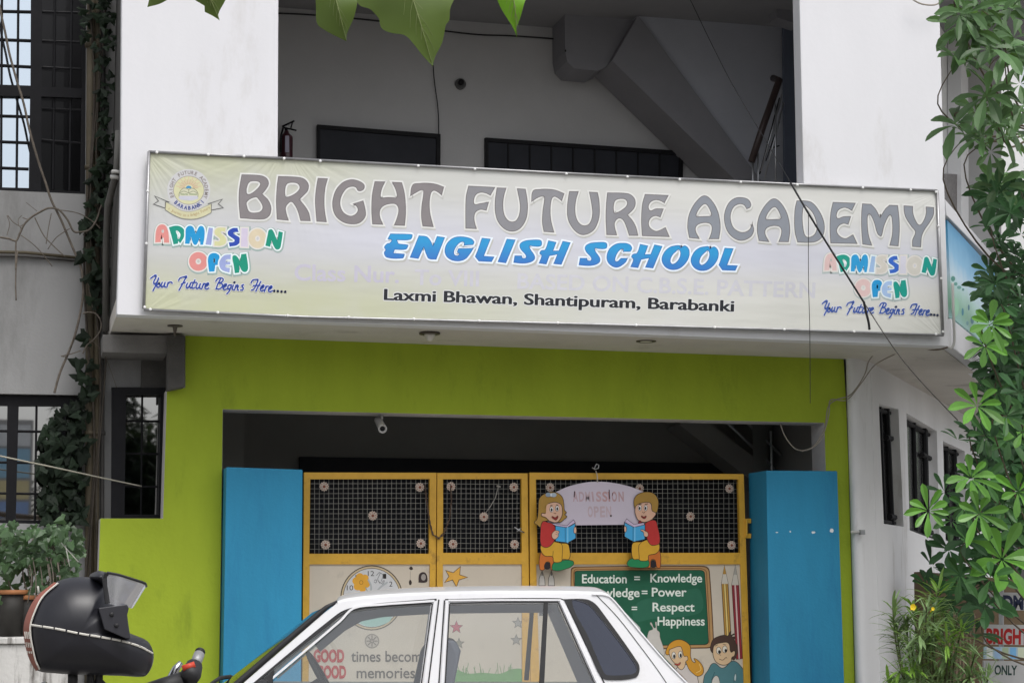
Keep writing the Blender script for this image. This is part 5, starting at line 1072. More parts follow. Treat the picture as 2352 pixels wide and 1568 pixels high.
# lower body, bonnet, bumpers, wheels
xA, xB = cu(CP(468, 1634)), cu(CP(1640, 1632)); zb = CP(1000, 1634).z; W2 = 2 * HW
prof = [(xA - .98, .38), (xA - 1.0, .62), (xA - .9, .72), (xA - .02, zb - .015), (xB, zb - .015), (xB + .12, .78), (xB + .16, .5), (xB + .12, .36), (xB - .1, .25), (xA - .8, .24)]
def cbox(mb, u0, u1, v0, v1, z0, z1, mt_):
    fr_ = [CL(u0, v0, z0), CL(u1, v0, z0), CL(u1, v0, z1), CL(u0, v0, z1)]; mb.prism([(fr_, [q + BCK * (v1 - v0) for q in fr_])], mt_)
def cprof(mb, pr, v0, v1, mt_): mb.prism([([CL(u, v0, z) for u, z in pr], [CL(u, v1, z) for u, z in pr])], mt_)
lb = MB(); cprof(lb, prof, -.015, W2 + .015, M_car); lb.build('lower_body', car, bevel=.03)
bm = MB(); cbox(bm, xA - 1.06, xA - .97, 0, W2, .36, .52, M_rub); bm.build('bumper', car, bevel=.02)
bm = MB(); cbox(bm, xB + .13, xB + .22, 0, W2, .38, .54, M_rub); bm.build('bumper', car, bevel=.02)
for x in (xA - .42, xB - .38):
    for s_, yy in ((-1, -.04), (1, W2 + .04)):
        tb = MB().lathe(CL(x, yy, .27), BCK * -s_, [(-.02, .16), (-.02, .25), (.02, .27), (.12, .27), (.15, .25), (.15, .16)], M_rub, n=24).build('wheel', car, smooth=True)
        MB().lathe(CL(x, yy, .27), BCK * s_, [(-.03, .16), (.0, .155), (.012, .06), (.02, .05)], M_steel, n=20).build('rim', tb, smooth=True)
# cabin
ins = MB(); cbox(ins, xA - .05, xB - .05, .06, W2 - .06, zb - .5, zb - .45, M_dash); ins.build('cabin_floor', car)
dsh = MB(); xd = cu(CD(560, 1570, .3)); cprof(dsh, [(xd - .22, zb - .3), (xd + .22, zb - .3), (xd + .28, zb - .06), (xd + .16, zb + .035), (xd - .22, zb + .0)], .08, W2 - .08, M_dash)
dsh.build('dashboard', car, bevel=.02)
sw = MB(); cs = CD(742, 1560, 1.03); ax = (CRT * .86 + Vector((0, 0, .5))).normalized(); u_ = BCK.copy(); v_ = ax.cross(u_)
sw.tube([cs + (u_ * math.cos(2 * math.pi * i / 24) + v_ * math.sin(2 * math.pi * i / 24)) * .18 for i in range(25)], .013, M_dash, n=8)
for a in (0, 2.1, 4.2): sw.tube([cs, cs + (u_ * math.cos(a) + v_ * math.sin(a)) * .18], .014, M_dash, n=6)
sw.tube([cs, cs - ax * .25], .025, M_dash); sw.build('steering_wheel', car, smooth=True)
def seat(px, py, d, wdt, name):
    q = CD(px, py, d); xc, ztop = cu(q), q.z; mb = MB()
    cprof(mb, [(xc - .05, ztop - .05), (xc - .02, ztop), (xc + .05, ztop), (xc + .08, ztop - .06), (xc - .02, ztop - .55), (xc - .16, ztop - .55)], d - wdt / 2, d + wdt / 2, M_seat); return mb.build(name, car, bevel=.03)
seat(1024, 1466, .36, .42, 'seat'); seat(985, 1476, 1.03, .42, 'seat'); seat(1440, 1560, .7, 1.15, 'rear_seat')
mir = MB(); mp_ = [(630, 1536), (625, 1580), (578, 1582)]
mir.prism([([CP(x, y, .012) for x, y in mp_], [CP(x, y, -.01) for x, y in mp_])], M_rub); mq = CP(606, 1580, .10); mir.lathe(mq + CRT * -.03 + Vector((0, 0, -.02)), CRT, [(0, .02), (.01, .05), (.05, .055), (.06, .05)], M_rub, n=12)
mir.build('wing_mirror', car, bevel=.005)
wp = MB(); wp.tube([CD(470, 1580, .3), CD(505, 1556, .5), CD(530, 1553, .8), CD(545, 1560, 1.0)], .012, M_rub, n=6); wp.build('wiper', car)

# ------------------------------------------------------------------ motorcycle with a helmet on its mirror
def inflate(mb, pl, loop, c, W, mt_, K=9, power=1.0, cut=0.0):
    """A solid bulging both ways from the outline `loop` on plane pl, widest (2W) at c."""
    P0 = [pl(*p) for p in loop]; C0 = pl(*c); n = len(P0); vs2 = []; rings = []
    angs = [(-1 + 2 * k / (2 * K)) * math.pi / 2 for k in range(1, 2 * K)]
    for a in angs: vs2 += [C0 + (p - C0) * (math.cos(a) ** power) + pl.n * (W * math.sin(a)) for p in P0]
    vs2 += [C0 - pl.n * W, C0 + pl.n * W]; k = len(angs)
    fs = [(i * n + j, i * n + (j + 1) % n, (i + 1) * n + (j + 1) % n, (i + 1) * n + j) for i in range(k - 1) for j in range(n)]
    fs += [(len(vs2) - 2, (j + 1) % n, j) for j in range(n)] + [(len(vs2) - 1, (k - 1) * n + j, (k - 1) * n + (j + 1) % n) for j in range(n)]
    mb.add(vs2, fs, mt_)
M_hel = mat('matt_black_shell', (.014, .014, .019), rough=.38, spec=.5, var=.1, scale=6)
M_helr = mat('rust_red_band', (.28, .09, .06), rough=.55, var=.15, scale=20)
M_pip = mat('pale_piping', (.62, .60, .55), rough=.6)
C3 = crop(0, 1250, 800, 1638)
HPl = YP(4.62); hel = thing('helmet', 'matt black full face helmet with raised clear visor and rust red back rim', 'helmet', tuple(HPl(200, 1450)))
SHELL = [(148, 1262), (150, 1215), (168, 1150), (222, 1052), (330, 962), (400, 936), (470, 927), (560, 930), (620, 945), (642, 960), (650, 1010), (690, 1060), (745, 1080), (762, 1130), (764, 1200), (768, 1255), (800, 1272), (890, 1312), (925, 1372), (928, 1430), (905, 1495), (870, 1528), (740, 1524), (600, 1520), (450, 1516), (330, 1508), (220, 1490), (180, 1420), (158, 1340)]
hc = C3([(470, 1260)])[0]; SH = smooth([p + (0,) for p in C3(SHELL)], True, 3)
mb = MB(); inflate(mb, HPl, SH, hc, .122, M_hel, K=10, power=.85); mb.build('shell', hel, smooth=True)
def onshell(x, y, lift=.002):
    p = Vector(C3([(x, y)])[0]); c = Vector(hc); d = p - c; L_ = d.length
    if L_ < 1e-6: return HPl(p.x, p.y, .122 + lift)
    u_ = d / L_; best = None
    n = len(SH)
    for i in range(n):
        a, b_ = Vector(SH[i]), Vector(SH[(i + 1) % n]); e = b_ - a; den = u_.x * (-e.y) + e.x * u_.y
        if abs(den) < 1e-9: continue
        r = a - c; t = (r.x * (-e.y) + e.x * r.y) / den; s_ = (u_.x * r.y - u_.y * r.x) / den
        if t > 0 and -1e-6 <= s_ <= 1 + 1e-6: best = t if best is None else max(best, t)
    rho = min(.9999, L_ / best); a = math.acos(rho ** (1 / .85))
    base = HPl(*c) + (HPl(*(c + u_ * best)) - HPl(*c)) * rho
    out = (base - HPl(*c)); out = out.normalized() if out.length > 0 else Vector()
    return base + HPl.n * (.122 * math.sin(a) + lift * math.sin(a)) + out * (lift * rho)
bn = MB()
o1 = [(330, 964), (222, 1054), (168, 1152), (150, 1217), (149, 1265), (160, 1342), (184, 1420), (222, 1488)]
i1 = [(352, 972), (262, 1052), (212, 1150), (192, 1217), (192, 1268), (204, 1342), (222, 1420), (244, 1470)]
oo, ii = smooth([p + (0,) for p in o1], False, 4), smooth([p + (0,) for p in i1], False, 4); m = len(oo)
for s_ in (1, -1):
    V_ = []
    for a, b_ in zip(oo, ii):
        for t in (0.02, .5, 1):
            q = onshell(a[0] + (b_[0] - a[0]) * t, a[1] + (b_[1] - a[1]) * t, .003)
            if s_ < 0: q.y = 2 * 4.62 - q.y
            V_.append(q)
    bn.add(V_, [(i * 3 + j, i * 3 + j + 1, (i + 1) * 3 + j + 1, (i + 1) * 3 + j) for i in range(m - 1) for j in range(2)], M_helr)
bn.build('rim_band', hel, smooth=True)
pp = MB(); pp.tube([onshell(*p, .004) for p in ii], .0022, M_pip, n=6)
st_ = smooth([(195, 1214, 0), (330, 1232), (470, 1260), (600, 1282), (720, 1305), (830, 1340), (915, 1385)], False, 14)
for k in range(0, len(st_) - 6, 7): pp.tube([onshell(*p, .002) for p in st_[k:k + 7]], .0027, M_pip, n=6)
for y0_, y1_ in ((1248, 1300), (1310, 1350), (1360, 1385)):
    for t in (.25, .5, .75):
        x = 150 + (y0_ - 1240) * .12; pp.tube([onshell(x + 44 * t, y0_ + 6, .005), onshell(x + 44 * t + 4, y1_ - 6, .005)], .0018, M_pip, n=4)
pp.build('piping', hel)
# hinge plate and raised visor
hp = MB(); hl = C3([(582, 1110), (750, 1088), (762, 1110), (752, 1150), (758, 1200), (772, 1290), (745, 1290), (618, 1235)])
hp.prism([([HPl(*p, .131) for p in hl], [HPl(*p, .070) for p in hl])], mat('hinge_plastic', (.035, .035, .042), rough=.4)); 
for x, y in ((660, 1148), (688, 1212)): hp.lathe(HPl(*C3([(x, y)])[0], .130), (0, -1, 0), [(0, .006), (.004, .005), (.006, .002)], M_rub, n=12)
hp.build('hinge_plate', hel, bevel=.002)
MB().prism([([HPl(*p, -.131) for p in hl], [HPl(*p, -.070) for p in hl])], MATS['hinge_plastic']).build('hinge_plate', hel, bevel=.002)
M_vis = glass('visor_plastic', (.30, .32, .40), .62, rough=.25, ior=1.5, gtint=(.93, .94, 1))
top_ = smooth([p + (0,) for p in C3([(632, 905), (700, 918), (790, 945), (860, 968), (878, 985)])], False, 4); bot_ = smooth([p + (0,) for p in C3([(640, 1085), (690, 1095), (735, 1092), (775, 1112), (800, 1112)])], False, 4)
vz = MB(); V_ = []; nn = 10; rows = [(.0, top_), (1.0, bot_)]
for r in range(6):
    t = r / 5
    for s_ in (1, -1):
        for k in (range(len(top_)) if s_ > 0 else range(len(top_) - 1, -1, -1)):
            a, b_ = top_[k], bot_[k]; x, y = a[0] + (b_[0] - a[0]) * t, a[1] + (b_[1] - a[1]) * t; f = k / (len(top_) - 1); wd = .128 * math.sqrt(max(0, 1 - (f * .98) ** 2.6)); V_.append(HPl(x, y, s_ * wd))
nc = 2 * len(top_)
vz.add(V_, [(r * nc + j, r * nc + j + 1, (r + 1) * nc + j + 1, (r + 1) * nc + j) for r in range(5) for j in range(nc - 1)], M_vis); vo = vz.build('visor', hel, smooth=True)
ve = MB(); ve.tube([p + Vector((0, 0, .001)) for p in V_[:nc]], .0035, M_rub, n=6); ve.tube([HPl(*C3([(632, 905)])[0], .128), HPl(*C3([(618, 935)])[0], .124), HPl(*C3([(636, 1085)])[0], .128)], .006, M_rub, n=6); ve.build('visor_edge', vo)
cw_ = MB(); inflate(cw_, HPl, smooth([p + (0,) for p in C3([(540, 925), (575, 895), (610, 890), (640, 905), (640, 985), (590, 960)])], True, 3), C3([(600, 930)])[0], .10, M_hel, K=5); cw_.build('visor_base', hel, smooth=True)
# the motorcycle itself, mostly below the picture
bk = thing('motorcycle', 'dark motorcycle whose handlebar and mirror stems show under a helmet', 'motorcycle', (HPl(300, 1600).x, 4.75, 0))
M_chr = mat('chrome', (.6, .6, .62), rough=.2, metal=1.0); M_bk = mat('motorcycle_paint', (.03, .03, .035), rough=.3, coat=.5); M_red = mat('red_switch', (.55, .06, .03), rough=.5)
x0 = HPl(300, 1600).x
hb = MB()
g0, g1 = C3([(1213, 1372)])[0], C3([(1160, 1478)])[0]
gp = YP(4.75); A_, B_ = gp(*g0), gp(*g1) + Vector((0, -.05, 0)); d = (B_ - A_)
hb.tube([A_, A_ + d * .06, A_ + d * .07, B_], [.0115, .0135, .0125, .0125], M_rub, n=12); hb.tube([A_ - d * .03, A_ + d * .02], .009, M_chr, n=12)
hb.tube([A_ + d * .2, A_ + d * .75], [.0138, .0138], mat('grip_grey', (.33, .33, .34), rough=.5, metal=.4), n=12)
hb.build('grip', bk, smooth=True)
sx = MB(); q = gp(*C3([(1150, 1500)])[0]) + Vector((0, -.06, 0)); sx.lathe(q + Vector((.008, .02, .022)), d, [(0, .014), (.006, .021), (.04, .026), (.06, .022)], M_rub, n=12)
sx.tube([q + Vector((-.026, -.02, .012)), q + Vector((.004, -.02, .022))], .008, M_red, n=8)
sx.tube([q + Vector((-.02, 0, -.02)), q + Vector((-.11, .02, -.05))], .026, M_rub, n=10)
lv = gp(*C3([(1070, 1470)])[0]); sx.tube([lv + Vector((.01, 0, .012)), lv + Vector((-.002, 0, -.004)), lv + Vector((-.015, 0, -.03)), lv + Vector((-.012, 0, -.08))], [.006, .010, .012, .01], M_chr, n=8)
sx.build('switch_gear', bk, smooth=True)
bar = MB(); e_ = q + Vector((-.03, 0, -.03)); bar.tube([B_, e_, e_ + Vector((-.12, .05, -.06)), Vector((x0 + .05, 4.85, e_.z - .14)), Vector((x0 - .12, 5.05, e_.z - .1)), Vector((x0 - .2, 5.2, e_.z - .02))], .012, M_chr, n=10); bar.build('handlebar', bk, smooth=True)
ms_ = MB()
for x in (548, 600): ms_.tube([HPl(*C3([(x, 1470)])[0], .0), HPl(*C3([(x - 2, 1560)])[0], 0), Vector((x0 + .02 + (x - 548) * .0006, 4.75, e_.z - .12))], .0105, M_rub, n=10)
ms_.tube([HPl(*C3([(440, 1500)])[0]), HPl(*C3([(440, 1600)])[0])], .012, M_rub, n=8)
ms_.build('mirror_stem', bk, smooth=True)
zt_ = e_.z - .16
fk = MB()
for dy in (-.09, .09): fk.tube([(x0 + .06, 4.85 + dy, zt_), (x0 + .34, 4.85 + dy, .34)], .022, M_chr, n=10)
fk.build('fork', bk, smooth=True)
tk = MB(); tp = YP(4.85)
def XZ(pts): return [Vector((x0 + a, 4.85, b_)) for a, b_ in pts]
class Loc(Plane):
    def __call__(s, a, b_, off=0.0): return Vector((x0 + a, 4.85 - off, b_))
LP = Loc((0, 4.85, 0), (0, -1, 0))
inflate(tk, LP, [(-.48, .86), (-.4, 1.0), (-.15, 1.04), (.02, .98), (.05, .88), (-.1, .78), (-.4, .78)], (-.22, .9), .15, M_bk, K=6); tk.build('fuel_tank', bk, smooth=True)
se = MB(); inflate(se, LP, [(-1.2, .9), (-1.15, .95), (-.8, .88), (-.48, .86), (-.45, .78), (-.8, .76), (-1.15, .8)], (-.8, .85), .13, M_rub, K=5); se.build('seat', bk, smooth=True)
en = MB(); en.box(x0 - .45, x0 - .05, 4.75, 4.95, .3, .72, mat('engine_grey', (.18, .18, .18), rough=.45, metal=.5, var=.2, scale=20)); en.tube([(x0 - .1, 4.72, .32), (x0 - .6, 4.70, .3), (x0 - 1.2, 4.68, .42)], .04, M_chr, n=10); en.build('engine', bk, bevel=.02)
for x in (.34, -1.0):
    wl = MB(); wl.tube([(x0 + x + .27 * math.cos(2 * math.pi * i / 32), 4.85, .32 + .27 * math.sin(2 * math.pi * i / 32)) for i in range(33)], .05, M_rub, n=10, caps=False); w_ = wl.build('wheel', bk, smooth=True)
    sp = MB()
    for i in range(10): sp.tube([(x0 + x, 4.85, .32), (x0 + x + .25 * math.cos(2 * math.pi * i / 10), 4.85, .32 + .25 * math.sin(2 * math.pi * i / 10))], .006, M_chr, n=5)
    sp.lathe((x0 + x, 4.80, .32), (0, 1, 0), [(0, .05), (.1, .05)], M_chr, n=14); sp.build('rim', w_)
hl_ = MB(); hl_.lathe((x0 + .06, 4.85, zt_ - .02), (1, 0, 0), [(0, .06), (.06, .09), (.12, .095), (.13, .08)], M_chr, n=20); hl_.build('headlight', bk, smooth=True)
# ------------------------------------------------------------------ leaves
rnd = random.Random(11)
def basis(d, up=Vector((0, 0, 1))):
    d = d.normalized(); s_ = d.cross(up); s_ = s_.normalized() if s_.length > 1e-4 else Vector((1, 0, 0)); return d, s_, s_.cross(d)
OBL = [(0, .04), (.25, .38), (.5, .8), (.72, 1), (.9, .7), (1, .05)]; LAN = [(0, .15), (.2, .7), (.5, 1), (.8, .7), (1, .03)]
def blade(mb, p, d, L_, W_, mt_, prof=OBL, droop=.25, fold=.22, roll=0.0, up=Vector((0, 0, 1))):
    d, s_, u_ = basis(d, up)
    if roll: s_, u_ = s_ * math.cos(roll) + u_ * math.sin(roll), u_ * math.cos(roll) - s_ * math.sin(roll)
    vs2 = []
    for t, w_ in prof:
        c = p + d * (L_ * t) - Vector((0, 0, 1)) * (droop * L_ * t * t); h = W_ * w_ / 2
        vs2 += [c - s_ * h + u_ * h * fold * 2, c, c + s_ * h + u_ * h * fold * 2]
    fs = []
    for i in range(len(prof) - 1):
        a = i * 3; fs += [(a, a + 1, a + 4, a + 3), (a + 1, a + 2, a + 5, a + 4)]
    mb.add(vs2, fs, mt_)
LOB = [(0, -.10), (.42, -.38), (.62, -.05), (.40, .12), (.34, .42), (.0, 1.0), (-.34, .42), (-.40, .12), (-.62, -.05), (-.42, -.38)]
def lobed(mb, p, n_, ang, size, mt_):
    n_ = n_.normalized(); s_ = n_.orthogonal().normalized(); u_ = n_.cross(s_); a_ = s_ * math.cos(ang) + u_ * math.sin(ang); b_ = n_.cross(a_)
    vs2 = [p + n_ * size * .12] + [p + (a_ * x + b_ * y - n_ * (.22 * abs(x))) * size for x, y in LOB]
    mb.add(vs2, [(0, i + 1, (i + 1) % len(LOB) + 1) for i in range(len(LOB))], mt_)
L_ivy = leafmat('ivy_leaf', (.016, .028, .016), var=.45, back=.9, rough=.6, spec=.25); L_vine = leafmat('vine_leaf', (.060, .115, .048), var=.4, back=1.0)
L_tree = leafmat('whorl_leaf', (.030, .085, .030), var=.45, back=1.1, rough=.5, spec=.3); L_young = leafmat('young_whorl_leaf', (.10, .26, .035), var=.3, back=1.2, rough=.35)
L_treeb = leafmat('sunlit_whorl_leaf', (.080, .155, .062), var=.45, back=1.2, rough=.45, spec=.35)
L_mid = leafmat('half_grown_whorl_leaf', (.050, .135, .038), var=.35, back=1.2, rough=.45, spec=.35)
L_far = leafmat('distant_leaf', (.022, .045, .02), var=.5, back=.9); L_ole = leafmat('narrow_leaf', (.20, .30, .14), var=.4, back=1.1); L_oley = leafmat('narrow_young_leaf', (.20, .36, .06), var=.2)
L_peep = leafmat('heart_leaf', (.10, .15, .035), var=.10, back=1.3, rough=.5, scale=9); L_peepy = leafmat('heart_leaf_young', (.16, .36, .02), var=.06, back=1.5, rough=.45, scale=9)
M_bark = mat('bark', (.11, .085, .06), rough=.9, var=.3, scale=9, bump=.5, bscale=30, stretch=(1, 1, .3)); M_twig = mat('green_twig', (.10, .11, .05), rough=.7, var=.2); M_dry = mat('dry_vine_bark', (.13, .11, .09), rough=.85, var=.35, scale=25)
CAMD = -FWD
# ------------------------------------------------------------------ ivy in the left corner
iv = thing('climbing_ivy', 'dark ivy climbing the pipes in the shaded left corner', 'climbing plant', tuple(at(215, 1760, YW - .1)))
mb = MB(); stem = []
for k in range(3):
    pts = [at(205 + 14 * k + 12 * math.sin(y / 130 + k), y, YW - .12 - .02 * k) for y in range(-60, 1500, 60)]; mb.tube(pts, .010 - .002 * k, mat('ivy_bark', (.06, .05, .04), rough=.9, var=.3, scale=25), n=6)
mb.build('stem', iv, smooth=True)
mb = MB()
def ivy_at(x, y, yy, s_, mt_): lobed(mb, at(x, y, yy), Vector((rnd.uniform(-.6, .6), -1, rnd.uniform(-.1, .7))), rnd.uniform(0, 6.28), s_, mt_)
for i in range(80): ivy_at(rnd.gauss(242, 11), rnd.uniform(-60, 470), YW - rnd.uniform(.1, .35), rnd.uniform(.05, .085), L_ivy)
for i in range(40): ivy_at(rnd.uniform(185, 262), rnd.uniform(-60, 120), YW - rnd.uniform(.1, .35), rnd.uniform(.05, .09), L_ivy)
for (x, y) in ((208, 476), (200, 510), (222, 492), (196, 522), (206, 545), (190, 590), (200, 575), (206, 600), (228, 545), (234, 555), (226, 530), (220, 620), (206, 640), (216, 655), (206, 690), (212, 670), (240, 640), (236, 702), (198, 780), (186, 772), (212, 840), (182, 832), (196, 872), (180, 864), (214, 880), (208, 905), (190, 915), (200, 960), (188, 1040), (205, 1010), (192, 1110), (186, 1150), (196, 1180), (226, 330), (232, 390), (212, 420), (236, 440), (222, 455)):
    for k in range(2): ivy_at(x + rnd.uniform(-7, 7), y + rnd.uniform(-8, 8), YW - rnd.uniform(.12, .28), rnd.uniform(.07, .11), L_ivy)
for i in range(190):
    x = rnd.uniform(92, 192); y = rnd.uniform(915, 1200)
    if x < 92 + max(0, (1010 - y)) * .62: continue
    ivy_at(x, y, YW - rnd.uniform(.03, .25), rnd.uniform(.06, .10), L_ivy)
mb.build('foliage', iv)
# bare creeper
def spline(pts, n=5):
    P2 = [Vector(p) for p in pts]; o_ = []
    for i in range(len(P2) - 1):
        p0, p1, p2, p3 = P2[max(i - 1, 0)], P2[i], P2[i + 1], P2[min(i + 2, len(P2) - 1)]
        for q in range(n):
            t = q / n; o_.append(.5 * ((2 * p1) + (p2 - p0) * t + (2 * p0 - 5 * p1 + 4 * p2 - p3) * t * t + (3 * p1 - p0 - 3 * p2 + p3) * t ** 3))
    return o_ + [P2[-1]]
bv = thing('bare_creeper', 'leafless creeper stem hanging across the left window and grey wall', 'creeper', tuple(at(130, 895, YW - .2)))
mb = MB(); V3 = lambda l, y=YW - .22: [at(a, b_, y) for a, b_ in l]
mb.tube(spline(V3([(-8, -20), (3, 35), (12, 75), (22, 125), (40, 190), (55, 240), (68, 300), (88, 370), (105, 420), (118, 460), (138, 500), (155, 540), (172, 580), (184, 605), (190, 640), (191, 675), (184, 720), (172, 770), (155, 815), (140, 850), (132, 875), (125, 902)])), .010, M_dry, n=7)
mb.build('stem', bv, smooth=True)
mb = MB()
for l, r in [(l_, r_ * .75) for l_, r_ in (([(40, 575), (36, 640), (37, 690)], .008), ([(0, 545), (20, 548), (37, 553), (46, 535), (56, 515), (72, 499), (90, 488), (112, 478), (135, 482), (155, 505), (168, 530), (182, 533), (205, 528), (222, 505), (232, 475), (248, 450)], .011), ([(37, 553), (36, 575), (36, 620)], .009),
             ([(48, 540), (75, 560), (95, 580), (120, 612)], .005), ([(80, 500), (100, 540), (120, 562), (150, 590)], .006), ([(118, 490), (112, 520), (106, 560)], .005), ([(160, 525), (130, 545), (110, 572)], .005), ([(135, 482), (180, 490), (215, 510), (230, 525)], .005), ([(60, 510), (45, 520), (42, 505), (50, 495)], .004),
             ([(18, 495), (30, 510), (45, 520), (50, 530)], .005), ([(16, 495), (22, 515), (16, 540)], .004), ([(52, 500), (66, 505)], .005), ([(60, 465), (85, 485)], .003), ([(170, 770), (155, 815), (142, 818)], .005), ([(190, 720), (205, 717), (222, 722), (232, 740), (230, 760), (215, 780), (200, 792), (190, 812)], .008), ([(140, 818), (165, 812), (185, 805)], .006), ([(212, 782), (240, 815), (268, 890)], .003), ([(215, 720), (200, 640)], .004))]:
    mb.tube(spline(V3(l, YW - .24)), r, M_dry, n=6)
mb.build('twig', bv, smooth=True)
# ------------------------------------------------------------------ planter wall, pots and vine in front of the left window
M_marb = mat('weathered_whitewash', (.55, .54, .52), rough=.8, var=.12, scale=3, dirt=(.11, .10, .09), dscale=7, dlo=.45, dhi=.62, stretch=(1.6, 1, .22), bump=.2, bscale=30)
YPW = 13.6; zt_ = at(40, 1463, YPW).z
pw = MB(); pw.box(-1.6, at(172, 1500, YPW).x, YPW, YPW + .55, 0, zt_ - .05, M_marb); pw.box(-1.62, at(176, 1500, YPW).x, YPW - .02, YPW + .57, zt_ - .046, zt_, M_marb)
tag(pw.build('planter_wall', bevel=.008), 'low whitewashed wall with black streaks behind the helmet', 'wall')
M_pot = mat('black_pot', (.025, .023, .02), rough=.6, var=.3, scale=8); M_terra = mat('terracotta_rim', (.36, .15, .06), rough=.7, var=.15, scale=8)
for (xc, rim, rr, l) in ((26, 1357, .125, 'dark plastic pot with a terracotta rim, leftmost on the planter wall'), (66, 1369, .085, 'smaller dark pot with a terracotta rim beside the leftmost pot'), (130, 1378, .10, 'dark pot mostly hidden behind the helmet on the planter wall')):
    y_ = YPW + .28; c_ = at(xc, rim, y_); pt = thing('plant_pot', l, 'pot', (c_.x, y_, zt_ + .003), 'pots on the planter wall'); h = c_.z - zt_
    MB().lathe((c_.x, y_, zt_ + .003), (0, 0, 1), [(0, rr * .72), (h * .5, rr * .9), (h - .02, rr)], M_pot, n=20).build('body', pt, smooth=True)
    MB().lathe((c_.x, y_, zt_ + h - .022), (0, 0, 1), [(0, rr * 1.03), (.002, rr * 1.12), (.03, rr * 1.13), (.032, rr * .95), (.01, rr * .9)], M_terra, n=24).build('rim', pt, smooth=True)
pv = thing('potted_vine', 'broad leaved green vine spilling from the pots below the left window', 'plant', tuple(at(80, 1370, YPW + .28)))
mb = MB()
for k in range(16):
    x = rnd.uniform(5, 160); mb.tube(spline([at(x, 1375, YPW + .28), at(x + rnd.uniform(-25, 25), 1310, YPW + .3), at(x + rnd.uniform(-40, 40), 1230, YPW + .35)]), .005, M_dry, n=5)
for k in range(9):
    x = rnd.uniform(40, 150); mb.tube(spline([at(x, 1280, YPW + .1), at(x + 8, 1330, YPW + .06), at(x + rnd.uniform(-8, 22), 1385, YPW + .05)]), .004, M_dry, n=5)
mb.tube([at(140, 1245, YPW + .05), at(180, 1290, YPW + .05)], .004, M_pip, n=4); mb.tube([at(150, 1250, YPW + .05), at(160, 1300, YPW + .05)], .004, M_pip, n=4); mb.tube([at(87, 1345, YPW + .1), at(89, 1362, YPW + .1)], .008, M_pip, n=6)
mb.build('stem', pv, smooth=True)
mb = MB()
for i in range(330):
    x, y = rnd.uniform(-40, 190), rnd.triangular(1190, 1395, 1230)
    if x > 190 - max(0, y - 1290) * .25 or (y < 1215 and rnd.random() < .5): continue
    lobed(mb, at(x, y, YPW + rnd.uniform(.02, .6)), Vector((rnd.uniform(-.6, .6), -1, rnd.uniform(-.2, .9))), rnd.uniform(3.6, 5.8), rnd.uniform(.045, .085), L_vine)
mb.build('foliage', pv)

# ------------------------------------------------------------------ whorl-leaved tree at the right
tr = thing('whorl_leaf_tree', 'tree with glossy leaves in whorls at the right edge, brightest near the signboards', 'tree', (7.75, 12.0, 0))
mb = MB()
def W3(x, y, yy): return at(x, y, yy)
tb_ = [Vector((7.75, 12.0, 0)), Vector((7.7, 12.0, .9)), W3(2470, 1100, 12.0), W3(2420, 700, 12.1), W3(2390, 300, 12.1), W3(2370, -100, 12.2)]
mb.tube(spline(tb_), [.11 - .07 * i / 25 for i in range(26)], M_bark, n=10); mb.build('trunk', tr, smooth=True)
lm = MB(); cr = MB()
ROS = []   # (px, py, depth, size px, young)
for (x, y, s_) in ((2275, 745, 62), (2262, 795, 66), (2245, 933, 70), (2349, 992, 62), (2132, 1173, 58), (2229, 1098, 66), (2249, 1180, 72), (2301, 1284, 118), (2338, 1130, 60)): ROS.append((x, y, 10.9 + rnd.uniform(-.3, .3), s_, 1))
for (x, y, s_) in ((2229, 1371, 88), (2180, 1262, 62), (2290, 1200, 62), (2310, 1085, 64), (2280, 1010, 62), (2200, 1010, 50), (2262, 1395, 80), (2240, 1455, 84), (2170, 1130, 50), (2220, 1240, 62), (2290, 960, 60), (2340, 900, 62), (2300, 860, 58), (2342, 810, 58), (2320, 760, 55), (2300, 700, 55), (2345, 690, 55), (2285, 650, 50), (2335, 620, 55), (2300, 570, 52), (2345, 540, 52), (2275, 520, 48), (2320, 490, 52), (2290, 450, 50), (2345, 440, 55), (2310, 395, 52), (2275, 350, 50), (2340, 340, 52), (2235, 320, 46), (2190, 330, 42), (2240, 260, 48), (2290, 290, 52), (2330, 250, 50), (2200, 175, 62), (2225, 180, 60), (2260, 140, 60), (2310, 120, 64), (2345, 170, 58), (2195, 60, 64), (2225, 45, 62), (2260, 30, 60), (2290, 70, 62), (2345, 60, 60), (2300, 10, 60), (2240, -20, 60), (2190, -30, 60), (2330, -30, 60)): ROS.append((x, y, 11.4 + rnd.uniform(-.4, .6), s_ * rnd.uniform(.9, 1.1), 0))
for (x, y, s_) in ((2185, 1195, 58), (2262, 1105, 64), (2300, 1150, 60), (2318, 1010, 62), (2312, 955, 56), (2215, 1165, 56), (2330, 1210, 60), (2262, 1000, 58), (2290, 900, 56), (2300, 800, 56), (2275, 1330, 60), (2205, 1320, 60)): ROS.append((x, y, 11.2 + rnd.uniform(-.2, .4), s_, 2))
for (a, b_) in ((1090, 170), (1130, 400), (1200, 90), (1230, 220), (1290, 70), (1410, 110), (1500, 250), (1440, 350), (1340, 330), (1480, 60), (1320, 640), (1250, 740), (1110, 830), (1100, 1000), (1180, 900), (1290, 900), (1390, 800), (1440, 900), (1500, 870), (1420, 1080), (1500, 1000), (1530, 1150), (1330, 1130), (1400, 1230), (1380, 1310), (1500, 1330), (1540, 560), (1550, 400), (1060, 100), (1180, 450), (1350, 200), (1560, 700)): ROS.append((max(1807.6 + a * .3472, 2192 + rnd.uniform(0, 14)), b_ * .3472, 11.3 + rnd.uniform(-.3, .4), rnd.uniform(70, 88), 3 if b_ < 1000 else 0))
